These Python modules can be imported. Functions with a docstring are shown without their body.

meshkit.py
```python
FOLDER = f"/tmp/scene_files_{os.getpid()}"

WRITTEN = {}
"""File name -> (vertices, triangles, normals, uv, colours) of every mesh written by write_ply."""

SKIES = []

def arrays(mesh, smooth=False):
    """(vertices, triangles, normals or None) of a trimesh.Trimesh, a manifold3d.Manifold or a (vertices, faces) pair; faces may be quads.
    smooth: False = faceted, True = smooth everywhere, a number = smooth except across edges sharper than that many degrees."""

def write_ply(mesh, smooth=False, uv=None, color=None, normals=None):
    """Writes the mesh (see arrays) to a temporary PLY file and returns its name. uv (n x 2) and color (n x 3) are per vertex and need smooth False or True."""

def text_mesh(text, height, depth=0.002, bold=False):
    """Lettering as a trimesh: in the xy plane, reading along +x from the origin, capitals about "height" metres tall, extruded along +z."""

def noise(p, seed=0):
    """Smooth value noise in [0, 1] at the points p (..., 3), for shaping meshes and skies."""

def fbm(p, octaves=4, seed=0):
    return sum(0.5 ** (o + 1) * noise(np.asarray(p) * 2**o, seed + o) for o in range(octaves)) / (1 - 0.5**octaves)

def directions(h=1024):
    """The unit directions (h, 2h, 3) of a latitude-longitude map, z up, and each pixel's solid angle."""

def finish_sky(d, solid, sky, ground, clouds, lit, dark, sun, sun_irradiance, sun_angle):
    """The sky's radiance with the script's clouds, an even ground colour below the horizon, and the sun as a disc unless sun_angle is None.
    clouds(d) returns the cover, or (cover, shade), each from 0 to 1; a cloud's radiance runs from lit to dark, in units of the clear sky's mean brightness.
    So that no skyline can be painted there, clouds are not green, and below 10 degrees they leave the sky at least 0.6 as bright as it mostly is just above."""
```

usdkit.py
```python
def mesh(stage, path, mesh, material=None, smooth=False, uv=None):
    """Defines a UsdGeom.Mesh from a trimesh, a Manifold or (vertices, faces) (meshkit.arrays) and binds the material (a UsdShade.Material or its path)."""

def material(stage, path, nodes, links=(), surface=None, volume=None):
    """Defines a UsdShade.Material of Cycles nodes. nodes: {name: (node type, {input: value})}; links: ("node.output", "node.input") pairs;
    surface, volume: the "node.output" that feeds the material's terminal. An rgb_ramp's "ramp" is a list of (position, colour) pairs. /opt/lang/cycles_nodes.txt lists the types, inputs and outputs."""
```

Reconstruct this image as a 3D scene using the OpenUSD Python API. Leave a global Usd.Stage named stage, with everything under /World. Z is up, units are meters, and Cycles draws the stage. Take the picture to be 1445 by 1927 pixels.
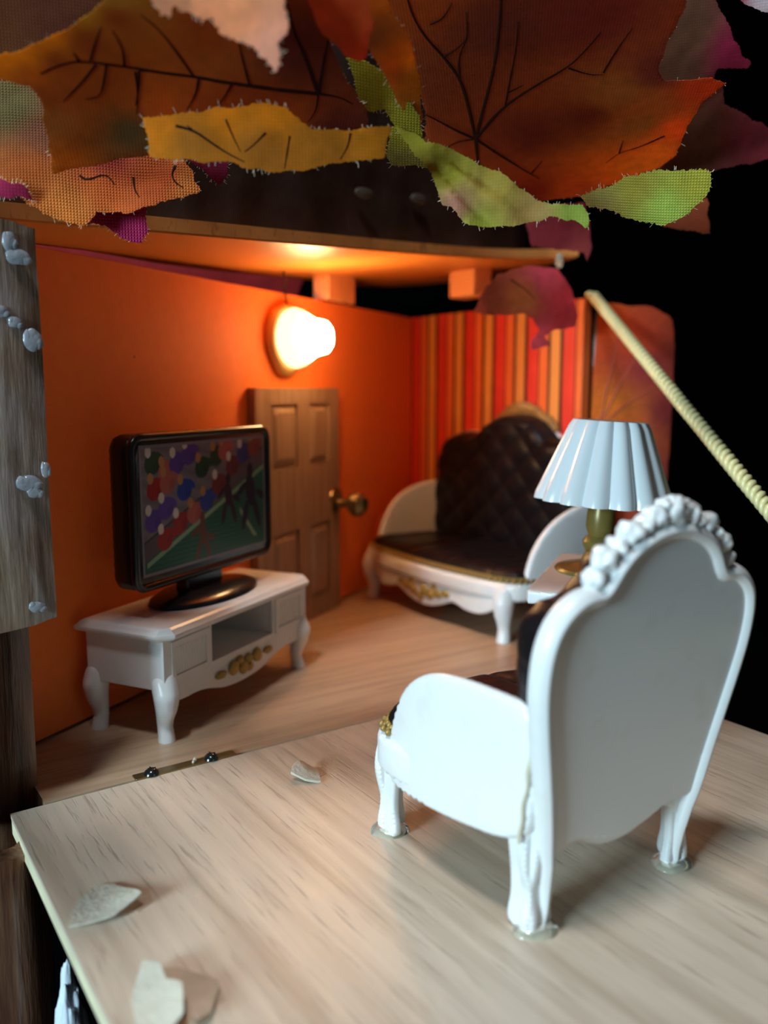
import math, json
import numpy as np, trimesh, shapely
from shapely.geometry import Polygon, Point, LineString
from shapely import affinity
from scipy.spatial import Delaunay
import manifold3d as m3
import usdkit, meshkit
from pxr import Usd, UsdGeom, UsdLux, UsdShade, Gf, Sdf, Vt

S = 0.01                      # everything below is designed in centimetres (a doll's house), written in metres
stage = Usd.Stage.CreateInMemory()
UsdGeom.SetStageUpAxis(stage, 'Z'); UsdGeom.SetStageMetersPerUnit(stage, 1.0)
UsdGeom.Xform.Define(stage, '/World'); UsdGeom.Scope.Define(stage, '/World/Looks')

# ------------------------------------------------------------------ camera (X runs along the hinge line, Y into the room)
YAW, PITCH, FPX = math.radians(55.7), math.atan(231/1620), 1620.0
cam = UsdGeom.Camera.Define(stage, '/World/Camera')
rt = np.array([math.sin(YAW), -math.cos(YAW), 0]); fh = np.array([math.cos(YAW), math.sin(YAW), 0])
fw = fh*math.cos(PITCH) + np.array([0, 0, -math.sin(PITCH)]); up = fh*math.sin(PITCH) + np.array([0, 0, math.cos(PITCH)])
M = np.eye(4); M[0, :3] = rt; M[1, :3] = up; M[2, :3] = -fw; M[3, :3] = (0, 0, 11*S)
cam.AddTransformOp().Set(Gf.Matrix4d(M.tolist()))
cam.CreateHorizontalApertureAttr(7.3); cam.CreateFocalLengthAttr(7.3*FPX/1445)
cam.CreateFStopAttr(2.5); cam.CreateFocusDistanceAttr(0.235)
cam.CreateClippingRangeAttr(Gf.Vec2f(0.01, 100)); cam.CreateExposureAttr(0.0)

# ------------------------------------------------------------------ lights: an overhead lamp, a cool window to the left, faint room light; the bulb on the wall emits by itself
def look_at(pos, target):
    z = np.array(pos, float)-np.array(target, float); z /= np.linalg.norm(z)
    x = np.cross([0, 0, 1], z); x /= np.linalg.norm(x); y = np.cross(z, x)
    m = np.eye(4); m[0, :3] = x; m[1, :3] = y; m[2, :3] = z; m[3, :3] = np.array(pos)*S
    return Gf.Matrix4d(m.tolist())
def rect_light(name, pos, target, w, h, color, inten):
    l = UsdLux.RectLight.Define(stage, '/World/'+name)
    l.AddTransformOp().Set(look_at(pos, target)); l.CreateWidthAttr(w*S); l.CreateHeightAttr(h*S)
    l.CreateColorAttr(Gf.Vec3f(*color)); l.CreateIntensityAttr(inten)
rect_light('ceiling_lamp_light', (-15, 3, 92), (14, 15, 3), 11, 11, (.92, .97, 1.0), 128.0)
rect_light('window_light', (-60, 0, 20), (14, 16, 4), 20, 20, (.58, .85, 1.0), 58.0)
dome = UsdLux.DomeLight.Define(stage, '/World/room_light'); dome.CreateColorAttr(Gf.Vec3f(.75, .85, 1.0)); dome.CreateIntensityAttr(.012)

# ------------------------------------------------------------------ helpers
used = {}
def numbered(parent, name):
    k = (str(parent), name); n = used.get(k, -1)+1; used[k] = n
    return name if n == 0 else f'{name}_{n:03d}'
def tag(p, label=None, cat=None, group=None, kind=None):
    p = p.GetPrim() if hasattr(p, 'GetPrim') else p
    for k, v in (('label', label), ('category', cat), ('group', group), ('kind', kind)):
        if v: p.SetCustomDataByKey(k, v)
    return p
def thing(name, loc=(0, 0, 0), rotz=0, label=None, cat=None, group=None, kind=None):
    x = UsdGeom.Xform.Define(stage, '/World/'+numbered('/World', name))
    x.AddTranslateOp().Set(Gf.Vec3d(*[c*S for c in loc])); x.AddRotateZOp().Set(float(rotz))
    return tag(x, label, cat, group, kind)
def obj(name, mesh, mat, parent=None, smooth=35, label=None, cat=None, group=None, kind=None, uv=None, col=None):
    base = str(parent.GetPath()) if parent else '/World'
    path = base+'/'+numbered(base, name)
    v, f = (np.asarray(mesh[0], float), np.asarray(mesh[1])) if isinstance(mesh, tuple) else (np.asarray(mesh.vertices, float), np.asarray(mesh.faces))
    m = usdkit.mesh(stage, path, (v*S, f), mat, True if (uv is not None or col is not None) else smooth, uv)
    if col is not None:
        UsdGeom.PrimvarsAPI(m).CreatePrimvar('tint', Sdf.ValueTypeNames.Color3fArray, 'vertex').Set(Vt.Vec3fArray.FromNumpy(np.asarray(col, np.float32)))
    return tag(m, label, cat, group, kind)
def cat_m(ms):
    return trimesh.util.concatenate([trimesh.Trimesh(np.asarray(m.vertices), np.asarray(m.faces), process=False) for m in ms])
def tri(man):
    m = man.to_mesh(); return trimesh.Trimesh(m.vert_properties[:, :3], m.tri_verts, process=False)
def mv(m, t=(0, 0, 0), R=None):
    m = m.copy(); T = np.eye(4)
    if R is not None: T[:3, :3] = R
    T[:3, 3] = t; m.apply_transform(T)
    if np.linalg.det(T[:3, :3]) < 0: m.invert() if not m.is_winding_consistent else None
    return m
def axes(ex, ey, ez): return np.array([ex, ey, ez], float).T
def rz(d): a = math.radians(d); return np.array([[math.cos(a), -math.sin(a), 0], [math.sin(a), math.cos(a), 0], [0, 0, 1.]])
def rbox(c, s, r=.05, n=12):
    c, s = np.array(c, float), np.array(s, float); r = min(r, s.min()*.49)
    sp = m3.Manifold.sphere(r, n); pts = []
    for i in (-1, 1):
        for j in (-1, 1):
            for k in (-1, 1): pts.append(sp.translate(tuple(c+np.array([i, j, k])*(s/2-r))))
    return tri(m3.Manifold.batch_hull(pts))
def prism(pts, h, z0=0):
    m = trimesh.creation.extrude_polygon(Polygon(pts).buffer(0), h, engine='earcut'); m.apply_translation((0, 0, z0)); return m
def extr(poly, h, z0=0):
    poly = poly if isinstance(poly, Polygon) else Polygon(poly).buffer(0)
    m = trimesh.creation.extrude_polygon(poly, h, engine='earcut'); m.apply_translation((0, 0, z0)); return m
def lathe(prof, n=32): return trimesh.creation.revolve(np.array(prof, float), sections=n)
def smooth_pts(p, n=2, closed=True):
    p = np.array(p, float)
    for _ in range(n):
        q = np.roll(p, -1, 0) if closed else p[1:]; a = p if closed else p[:-1]
        new = np.empty((len(q)*2, p.shape[1])); new[0::2] = a*.75+q*.25; new[1::2] = a*.25+q*.75
        p = new if closed else np.vstack([p[:1], new, p[-1:]])
    return p
def tube(pts, r, n=8, closed=False):
    p = np.array(pts, float); k = len(p); r = np.broadcast_to(r, k)
    d = np.roll(p, -1, 0)-np.roll(p, 1, 0) if closed else np.gradient(p, axis=0)
    d /= np.linalg.norm(d, axis=1)[:, None]+1e-12
    u = np.cross(d[0], [.3, .5, .81]); u /= np.linalg.norm(u); U = []
    for i in range(k):
        u = u-d[i]*(u@d[i]); u /= np.linalg.norm(u)+1e-12; U.append(u)
    U = np.array(U); W = np.cross(d, U); a = np.linspace(0, 2*math.pi, n, endpoint=False)
    v = (p[:, None]+r[:, None, None]*(np.cos(a)[None, :, None]*U[:, None]+np.sin(a)[None, :, None]*W[:, None])).reshape(-1, 3)
    F = []
    for i in range(k if closed else k-1):
        for j in range(n):
            a0, a1 = i*n+j, i*n+(j+1) % n; b0, b1 = ((i+1) % k)*n+j, ((i+1) % k)*n+(j+1) % n
            F += [[a0, a1, b1], [a0, b1, b0]]
    if not closed:
        v = np.vstack([v, p[:1], p[-1:]]); c0, c1 = len(v)-2, len(v)-1
        for j in range(n): F += [[c0, (j+1) % n, j], [c1, (k-1)*n+j, (k-1)*n+(j+1) % n]]
    return trimesh.Trimesh(v, F, process=False)
def resample(p, step, closed=True):
    ls = LineString(np.vstack([p, p[:1]]) if closed else p); n = max(8, int(ls.length/step))
    t = np.linspace(0, ls.length, n, endpoint=not closed)
    return np.array([ls.interpolate(x).coords[0] for x in t])
def fill(poly, spacing, rings=()):
    """points inside a polygon + triangles; the first nb points are the boundary."""
    b = resample(np.array(poly.exterior.coords)[:-1], spacing*.6 if rings else spacing)
    pts = [b]; x0, y0, x1, y1 = poly.bounds
    for r in rings:
        q = poly.buffer(-r)
        for g in getattr(q, 'geoms', [q]):
            if not g.is_empty: pts.append(resample(np.array(g.exterior.coords)[:-1], spacing*.6))
    inner = poly.buffer(-(max(rings) if rings else 0)-spacing*.55)
    xs, ys = np.meshgrid(np.arange(x0, x1, spacing), np.arange(y0, y1, spacing*.866)); xs = xs+(np.arange(len(ys)) % 2)[:, None]*spacing/2
    g = np.c_[xs.ravel(), ys.ravel()]
    if len(g): pts.append(g[shapely.contains_xy(inner, g[:, 0], g[:, 1])])
    p = np.vstack(pts); f = Delaunay(p).simplices
    c = p[f].mean(1); f = f[shapely.contains_xy(Polygon(b).buffer(1e-6), c[:, 0], c[:, 1])]
    q = p[f]; area = np.cross(q[:, 1]-q[:, 0], q[:, 2]-q[:, 0]); f = f[np.abs(area) > 1e-9]; area = area[np.abs(area) > 1e-9]
    f[area < 0] = f[area < 0][:, ::-1]
    return p, f, len(b)
def domed(poly, top, spacing, bottom=None, rings=()):
    """closed solid over a polygon: z from bottom(p, d) to top(p, d), d the distance to the edge."""
    poly = biggest(poly if hasattr(poly, 'geom_type') else Polygon(poly))
    p, f, nb = fill(poly, spacing, rings)
    d = shapely.distance(shapely.points(p), poly.exterior); d[:nb] = 0
    zt = top(p, d); zb = bottom(p, d) if bottom else np.zeros(len(p))
    n = len(p); v = np.vstack([np.c_[p, zt], np.c_[p, zb]])
    F = np.vstack([f, f[:, ::-1]+n])
    e = np.vstack([f[:, [0, 1]], f[:, [1, 2]], f[:, [2, 0]]]); s = np.sort(e, 1)
    _, inv, cnt = np.unique(s, axis=0, return_inverse=True, return_counts=True); be = e[cnt[inv.ravel()] == 1]
    side = np.vstack([np.c_[be[:, 1], be[:, 0], be[:, 0]+n], np.c_[be[:, 1], be[:, 0]+n, be[:, 1]+n]])
    return trimesh.Trimesh(v, np.vstack([F, side]), process=False)
def biggest(g):
    g = g.buffer(0); return max(getattr(g, 'geoms', [g]), key=lambda q: q.area)
def slab(poly, t, r, spacing=.4):
    """plate of thickness t about z=0 with edges rounded by r."""
    def h(p, d): e = np.clip(r-d, 0, r); return t/2-r+np.sqrt(np.maximum(r*r-e*e, 0))
    return domed(poly, h, spacing, lambda p, d: -h(p, d), (r*.12, r*.4, r))
def mirror(half): h = np.array(half, float); return np.vstack([h, (h*[-1, 1])[::-1]])
def lumps(items, seed=0, sub=2, rough=.25):
    rng = np.random.default_rng(seed); out = []
    for (c, s) in items:
        m = trimesh.creation.icosphere(sub, 1.0); v = m.vertices*(1+rough*(meshkit.noise(m.vertices*1.7+rng.uniform(0, 50, 3))-.5)[:, None])
        m.vertices = v*np.array(s)+np.array(c); out.append(m)
    return cat_m(out)

# ------------------------------------------------------------------ materials
def mat(name, nodes, links=(), surface='p.BSDF', volume=None):
    return usdkit.material(stage, '/World/Looks/'+name, nodes, links, surface, volume)
def plain(name, color, rough=.4, bump=0, bscale=40, rnd=0, **kw):
    nodes = {'p': ('principled_bsdf', {'base_color': color, 'roughness': rough, **kw})}; links = []
    if bump or rnd:
        nodes['g'] = ('geometry', {}); nodes['m'] = ('mapping', {'scale': (100, 100, 100)}); links.append(('g.position', 'm.vector'))
    if bump:
        nodes['n'] = ('noise_texture', {'scale': bscale, 'detail': 4}); nodes['b'] = ('bump', {'distance': 0.0004, 'strength': bump})
        links += [('m.vector', 'n.vector'), ('n.fac', 'b.height'), ('b.normal', 'p.normal')]
    if rnd:
        nodes['n2'] = ('noise_texture', {'scale': .8, 'detail': 4}); c = np.array(color)
        nodes['r'] = ('rgb_ramp', {'ramp': [(.3, c*(1-rnd)), (.7, np.minimum(c*(1+rnd), 1))]})
        links += [('m.vector', 'n2.vector'), ('n2.fac', 'r.fac'), ('r.color', 'p.base_color')]
    return mat(name, nodes, links)
def wood(name, light, dark, pore, sx, sy, rough=.4, fine=1.0):
    """grain stretched along one axis; sx, sy: waves per cm along X and Y."""
    return mat(name, {
        'g': ('geometry', {}), 'm': ('mapping', {'scale': (100*sx, 100*sy, 100*max(sx, sy))}),
        'm2': ('mapping', {'scale': (100*sx*(5.5 if sx > sy else 7)*fine, 100*sy*(5.5 if sy > sx else 7)*fine, 100*4*max(sx, sy))}),
        'n': ('noise_texture', {'scale': 1, 'detail': 5, 'roughness': .6, 'distortion': .4}), 'n2': ('noise_texture', {'scale': 1, 'detail': 3, 'roughness': .6}),
        'r': ('rgb_ramp', {'ramp': [(.32, dark), (.52, light), (.68, tuple(min(1, c*1.12) for c in light))]}),
        'r2': ('rgb_ramp', {'ramp': [(.30, (1, 1, 1)), (.43, (0, 0, 0))]}),
        'x': ('mix_color', {'b': pore}), 'k': ('math', {'math_type': 'multiply', 'value2': .7}), 'b': ('bump', {'distance': 0.0002, 'strength': .25, 'invert': True}),
        'p': ('principled_bsdf', {'roughness': rough})},
        [('g.position', 'm.vector'), ('g.position', 'm2.vector'), ('m.vector', 'n.vector'), ('m2.vector', 'n2.vector'), ('n.fac', 'r.fac'), ('n2.fac', 'r2.fac'),
         ('r.color', 'x.a'), ('r2.color', 'k.value1'), ('k.value', 'x.fac'), ('x.result', 'p.base_color'), ('r2.color', 'b.height'), ('b.normal', 'p.normal')])
WHITE = mat('white_plastic', {'g': ('geometry', {}), 'm': ('mapping', {'scale': (100, 100, 100)}), 'n': ('noise_texture', {'scale': 1.3, 'detail': 5}), 'r': ('rgb_ramp', {'ramp': [(.3, (.77, .755, .72)), (.45, (.80, .80, .785))]}),
    'bv': ('bevel', {'radius': .0004}), 'p': ('principled_bsdf', {'roughness': .28})},
    [('g.position', 'm.vector'), ('m.vector', 'n.vector'), ('n.fac', 'r.fac'), ('r.color', 'p.base_color'), ('bv.bevel', 'p.normal')])
BLACKL = plain('black_leatherette', (.007, .006, .007), .36, bump=.25, bscale=5, ior=1.28)
GOLD = plain('gold_paint', (.42, .27, .06), .42, bump=.5, bscale=12, metallic=.35)
GOLDD = plain('dull_gold_paint', (.30, .16, .04), .5, bump=.5, bscale=12, metallic=.2)
GOLDT = plain('gold_braid', (.34, .22, .06), .4, metallic=.4)
BRASS = plain('antique_brass', (.21, .155, .04), .28, metallic=.25)
BRASSD = plain('dark_brass', (.30, .22, .10), .28, bump=.2, bscale=8, metallic=.9)
TVBLK = plain('black_gloss_plastic', (.012, .011, .011), .22)
GLUE = mat('hot_glue', {'p': ('principled_bsdf', {'base_color': (.93, .90, .74), 'roughness': .12, 'transmission_weight': .75, 'ior': 1.45})})
GLUEY = plain('yellowed_glue', (.66, .60, .45), .2)
DULLG = plain('dull_glue', (.06, .042, .03), .35)
GLUEW = plain('cloudy_glue', (.42, .43, .46), .1, bump=.8, bscale=5, transmission_weight=.55)
ORANGE = mat('orange_card', {'g': ('geometry', {}), 'm': ('mapping', {'scale': (100, 100, 100)}), 'n': ('noise_texture', {'scale': 2.2, 'detail': 6, 'roughness': .65}), 'r': ('rgb_ramp', {'ramp': [(.3, (.90, .195, .036)), (.7, (.94, .225, .045))]}),
    'n2': ('noise_texture', {'scale': 2.6, 'detail': 1}), 'r2': ('rgb_ramp', {'ramp': [(.80, (0, 0, 0)), (.82, (1, 1, 1))]}), 'x': ('mix_color', {'b': (.25, .05, .015)}), 'p': ('principled_bsdf', {'roughness': .7, 'ior': 1.3})},
    [('g.position', 'm.vector'), ('m.vector', 'n.vector'), ('m.vector', 'n2.vector'), ('n.fac', 'r.fac'), ('n2.fac', 'r2.fac'), ('r2.color', 'x.fac'), ('r.color', 'x.a'), ('x.result', 'p.base_color')])
ORANGE2 = plain('orange_paint', (.84, .27, .05), .35, bump=.2, bscale=3)
EDGEO = plain('orange_card_edge', (.92, .38, .15), .5, bump=.3, bscale=6)
# stripes of the paper on the right wall: red, black line, orange, black, tan, black
K = (.03, .008, .006)
st = [(0, (.66, .035, .022)), (.155, K), (.185, (.72, .14, .03)), (.43, K), (.505, (.72, .27, .06)), (.76, K), (.845, (.66, .035, .022)), (1.0, (.66, .035, .022))]
STRIPE = mat('striped_paper', {'g': ('geometry', {}), 's': ('separate_xyz', {}), 'a': ('math', {'math_type': 'multiply_add', 'value2': -100/2.47, 'value3': 39.56/2.47}), 'f': ('math', {'math_type': 'fraction'}),
    'r': ('rgb_ramp', {'ramp': st, 'interpolate': False}), 'p': ('principled_bsdf', {'roughness': .45})},
    [('g.position', 's.vector'), ('s.y', 'a.value1'), ('a.value', 'f.value1'), ('f.value', 'r.fac'), ('r.color', 'p.base_color')])
BOARD = wood('beech_board', (.61, .485, .37), (.455, .345, .25), (.35, .25, .175), 1.7, .075, .38, .9)
FLOORW = wood('beech_floor', (.49, .335, .215), (.38, .25, .155), (.29, .185, .115), .075, 1.7, .35, .9)
RAWW = plain('raw_plywood', (.72, .62, .40), .6, bump=.6, bscale=6, rnd=.15)
LIDEDGE = wood('lid_edge_wood', (.80, .30, .08), (.60, .2, .045), (.4, .12, .03), .3, .3, .4)
BARK = mat('varnished_bark', {'g': ('geometry', {}), 'm': ('mapping', {'scale': (260, 260, 22)}), 'm2': ('mapping', {'scale': (60, 60, 35)}), 'n': ('noise_texture', {'scale': 1, 'detail': 6, 'roughness': .65}), 'n2': ('noise_texture', {'scale': 1, 'detail': 4}),
    'r': ('rgb_ramp', {'ramp': [(.3, (.04, .02, .011)), (.45, (.125, .072, .043)), (.58, (.22, .15, .105)), (.7, (.34, .27, .22))]}), 'r2': ('rgb_ramp', {'ramp': [(.50, (0, 0, 0)), (.68, (.6, .6, .6))]}), 'x': ('mix_color', {'b': (.30, .24, .23)}),
    'b': ('bump', {'distance': .0012, 'strength': .6}), 'p': ('principled_bsdf', {'roughness': .22, 'coat_weight': .6, 'coat_roughness': .1})},
    [('g.position', 'm.vector'), ('g.position', 'm2.vector'), ('m.vector', 'n.vector'), ('m2.vector', 'n2.vector'), ('n.fac', 'r.fac'), ('n2.fac', 'r2.fac'), ('r2.color', 'x.fac'), ('r.color', 'x.a'), ('x.result', 'p.base_color'), ('n.fac', 'b.height'), ('b.normal', 'p.normal')])
BARKLOW = mat('brown_bark', {'g': ('geometry', {}), 'm': ('mapping', {'scale': (220, 220, 18)}), 'n': ('noise_texture', {'scale': 1, 'detail': 6, 'roughness': .65}),
    'r': ('rgb_ramp', {'ramp': [(.3, (.04, .015, .01)), (.5, (.16, .06, .03)), (.7, (.30, .15, .08))]}), 'b': ('bump', {'distance': .0012, 'strength': .6}), 'p': ('principled_bsdf', {'roughness': .3, 'coat_weight': .4})},
    [('g.position', 'm.vector'), ('m.vector', 'n.vector'), ('n.fac', 'r.fac'), ('r.color', 'p.base_color'), ('n.fac', 'b.height'), ('b.normal', 'p.normal')])
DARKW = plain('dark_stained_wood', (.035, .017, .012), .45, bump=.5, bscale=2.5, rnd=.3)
DOORW = mat('walnut_door', {'g': ('texture_coordinate', {}), 'm': ('mapping', {'scale': (450, 450, 28)}), 'n': ('noise_texture', {'scale': 1, 'detail': 5, 'roughness': .6}), 'r': ('rgb_ramp', {'ramp': [(.3, (.23, .125, .068)), (.7, (.38, .23, .135))]}),
    'b': ('bump', {'distance': .0003, 'strength': .4}), 'p': ('principled_bsdf', {'roughness': .38})}, [('g.object', 'm.vector'), ('m.vector', 'n.vector'), ('n.fac', 'r.fac'), ('r.color', 'p.base_color'), ('n.fac', 'b.height'), ('b.normal', 'p.normal')])
CORDM = plain('gold_cord', (.74, .66, .33), .4, metallic=.1)
BACKM = mat('black_cloth', {'d': ('diffuse_bsdf', {'color': (.0016, .0016, .0022), 'roughness': 1.0})}, surface='d.BSDF')
STEEL = plain('dark_screw_steel', (.08, .09, .09), .18, metallic=.9)
TISSUE = plain('pale_tissue', (.75, .8, .86), .7)
def print_mat(name, rough, spec=.5):
    return mat(name, {'a': ('attribute', {'attribute': 'tint'}), 'p': ('principled_bsdf', {'roughness': rough})}, [('a.color', 'p.base_color')])
SCREEN = print_mat('printed_screen', .3)
def fabric(name, transl, weave, wc, rough=.6):
    """leaf cloth: printed tint, woven thread relief, light passing through."""
    return mat(name, {'a': ('attribute', {'attribute': 'tint'}), 'u': ('uvmap', {'attribute': 'st'}),
        'w1': ('wave_texture', {'bands_direction': 'x', 'scale': 4.2, 'distortion': .6}), 'w2': ('wave_texture', {'bands_direction': 'y', 'scale': 4.2, 'distortion': .6}),
        'mm': ('math', {'math_type': 'multiply'}), 'b': ('bump', {'distance': .0004, 'strength': weave}), 'n': ('noise_texture', {'scale': 3, 'detail': 3}), 'hs': ('map_range', {'from_min': .3, 'from_max': .7, 'to_min': .9, 'to_max': 1.1}), 'hv': ('hsv', {}),
        'mr': ('map_range', {'to_min': 1-wc, 'to_max': 1+wc}), 'mv': ('math', {'math_type': 'multiply'}),
        'p': ('principled_bsdf', {'roughness': rough, 'ior': 1.22}), 't': ('translucent_bsdf', {}), 'x': ('mix_closure', {'fac': transl})},
        [('u.UV', 'w1.vector'), ('u.UV', 'w2.vector'), ('u.UV', 'n.vector'), ('w1.fac', 'mm.value1'), ('w2.fac', 'mm.value2'), ('mm.value', 'b.height'), ('b.normal', 'p.normal'),
         ('n.fac', 'hs.value'), ('mm.value', 'mr.value'), ('mr.result', 'mv.value1'), ('hs.result', 'mv.value2'), ('mv.value', 'hv.value'), ('a.color', 'hv.color'), ('hv.color', 'p.base_color'), ('hv.color', 't.color'), ('p.BSDF', 'x.closure1'), ('t.BSDF', 'x.closure2')], 'x.closure')
LEAFM = fabric('leaf_cloth', .42, .15, .06)
LEAFW = fabric('leaf_cloth_coarse', .30, .8, .28)
VEIN = plain('vein_print', (.022, .007, .005), .8, ior=1.12)
STEM = plain('brown_stem', (.10, .05, .025), .6)
FRAY = plain('frayed_thread', (.8, .62, .42), .6)
BULBM = mat('glowing_bulb', {'g': ('texture_coordinate', {}), 's': ('separate_xyz', {}), 'm': ('map_range', {'from_min': -.011, 'from_max': -.021, 'to_min': 3.6, 'to_max': 122.0, 'clamp': True}), 'e': ('emission', {'color': (1.0, .60, .25)})},
    [('g.object', 's.vector'), ('s.y', 'm.value'), ('m.result', 'e.strength')], surface='e.emission')   # the light sits in the tip, the base only glows
BULBG = plain('amber_glue', (.75, .42, .12), .25)

# ------------------------------------------------------------------ room shell
T31 = np.array([.858, .514, 0]); N31 = np.array([-.514, .858, 0])      # along / behind the orange wall
W0 = np.array([5.02, 26.93, 0])
def wallpt(s, off, z): return W0+T31*s+N31*off+np.array([0, 0, z])
RW = axes(T31, N31, (0, 0, 1))
obj('floor', extr([(4.75, 23.15), (31.6, 23.15), (31.6, 42.9), (30.8, 42.9), (5.0, 27.4), (4.75, 27.0)], .6, -.6), FLOORW, kind='structure', label='beech wood floor inside the small orange room')
obj('wall_left', mv(rbox((14.8, .25, 7.67), (31.6, .5, 15.1), .03), W0, RW), ORANGE, kind='structure', label='plain orange wall behind the television and door')
obj('wall_right', rbox((31.25, 35.75, 7.62), (.5, 13.9, 15.2), .02), STRIPE, kind='structure', label='wall with red, orange and tan stripes behind the loveseat')
# lit orange end of the striped wall and the outer trunk that turns away from it
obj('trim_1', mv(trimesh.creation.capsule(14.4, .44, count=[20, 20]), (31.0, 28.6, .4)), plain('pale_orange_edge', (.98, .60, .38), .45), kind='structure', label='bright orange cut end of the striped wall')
def shell(plan, th, z0, z1, jag=0, seed=1):
    ls = smooth_pts(plan, 2, False); p = Polygon(np.vstack([ls, LineString(ls).offset_curve(-th if isinstance(th, float) else th).coords[::-1]])).buffer(0)
    return p, ls
def vshell(plan, th, z0, z1, seed=1, wob=.12, step=.35, jag=.0):
    """curved wall piece: outer face plan[] from z0 to z1, th thick (to the left of the path), gently uneven like bark."""
    ls = resample(smooth_pts(plan, 2, False), step, False); nz = max(3, int((z1-z0)/step)); zs = np.linspace(z0, z1, nz)
    d = np.gradient(ls, axis=0); d /= np.linalg.norm(d, axis=1)[:, None]; nrm = np.c_[-d[:, 1], d[:, 0]]
    P, Z = np.meshgrid(np.arange(len(ls)), zs, indexing='ij')
    w = wob*(meshkit.fbm(np.stack([P*step*.9, Z*.35, P*0+seed], -1), 3, seed)-.5)*2
    if jag:
        e = jag*(meshkit.noise(np.stack([P[:, :1]*step*1.3, P[:, :1]*0, P[:, :1]*0+9], -1), seed)-.5); Z = Z+np.where(np.arange(nz)[None] == 0, e, 0)+np.where(np.arange(nz)[None] == nz-1, -e, 0)
    out = ls[P]-nrm[P]*w[..., None]; inn = ls[P]+nrm[P]*th
    A = np.concatenate([out, Z[..., None]], -1).reshape(-1, 3); B = np.concatenate([inn, Z[..., None]], -1).reshape(-1, 3); n = len(A); F = []
    idx = lambda i, j: i*nz+j
    for i in range(len(ls)-1):
        for j in range(nz-1):
            a, b, c, e = idx(i, j), idx(i+1, j), idx(i+1, j+1), idx(i, j+1)
            F += [[a, b, c], [a, c, e], [n+a, n+c, n+b], [n+a, n+e, n+c]]
    for i in range(len(ls)-1):
        for j, s in ((0, 1), (nz-1, -1)):
            a, b = idx(i, j), idx(i+1, j); q = [[a, n+a, n+b], [a, n+b, b]]; F += q if s == 1 else [t[::-1] for t in q]
    for j in range(nz-1):
        for i, s in ((0, 1), (len(ls)-1, -1)):
            a, b = idx(i, j), idx(i, j+1); q = [[a, b, n+b], [a, n+b, n+a]]; F += q if s == 1 else [t[::-1] for t in q]
    m = trimesh.Trimesh(np.vstack([A, B]), F, process=False); m.fix_normals(); return m
obj('wall_outer', vshell([(31.5, 28.6), (32.2, 27.7), (32.8, 26.9), (33.15, 26.45)], .35, -9.2, 14.6, 3, .05), BARKLOW, kind='structure', label='outer trunk wall right of the striped wall')

# ceiling: a wooden lid hinged open a little, higher at the right
LIDX = lambda x: 15.35+.075*(x-6.6)
lid2 = [(2.0, 23.0), (4.6, 23.9), (9.1, 25.25), (15.7, 27.4), (22, 29.4), (27.5, 30.75), (30.6, 30.2), (31.6, 29.4), (33.0, 34.5), (33.2, 42.5), (29.4, 44.6), (21.2, 38.7), (13.5, 34.3), (6.6, 27.9), (1.0, 26.0)]
lidp = Polygon(smooth_pts(lid2, 1)).buffer(0)
ceiling = thing('ceiling', kind='structure', label='round wooden lid with a painted orange underside over the room')
def lidmesh(z0, z1, poly):
    m = extr(poly, z1-z0, z0); m.vertices[:, 2] += LIDX(m.vertices[:, 0]); return m
obj('underside', lidmesh(0, .07, lidp.buffer(-.04)), ORANGE2, ceiling, label='orange painted underside')
obj('lid_board', lidmesh(.06, .45, lidp), LIDEDGE, ceiling, label='brown wooden edge of the lid')
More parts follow.
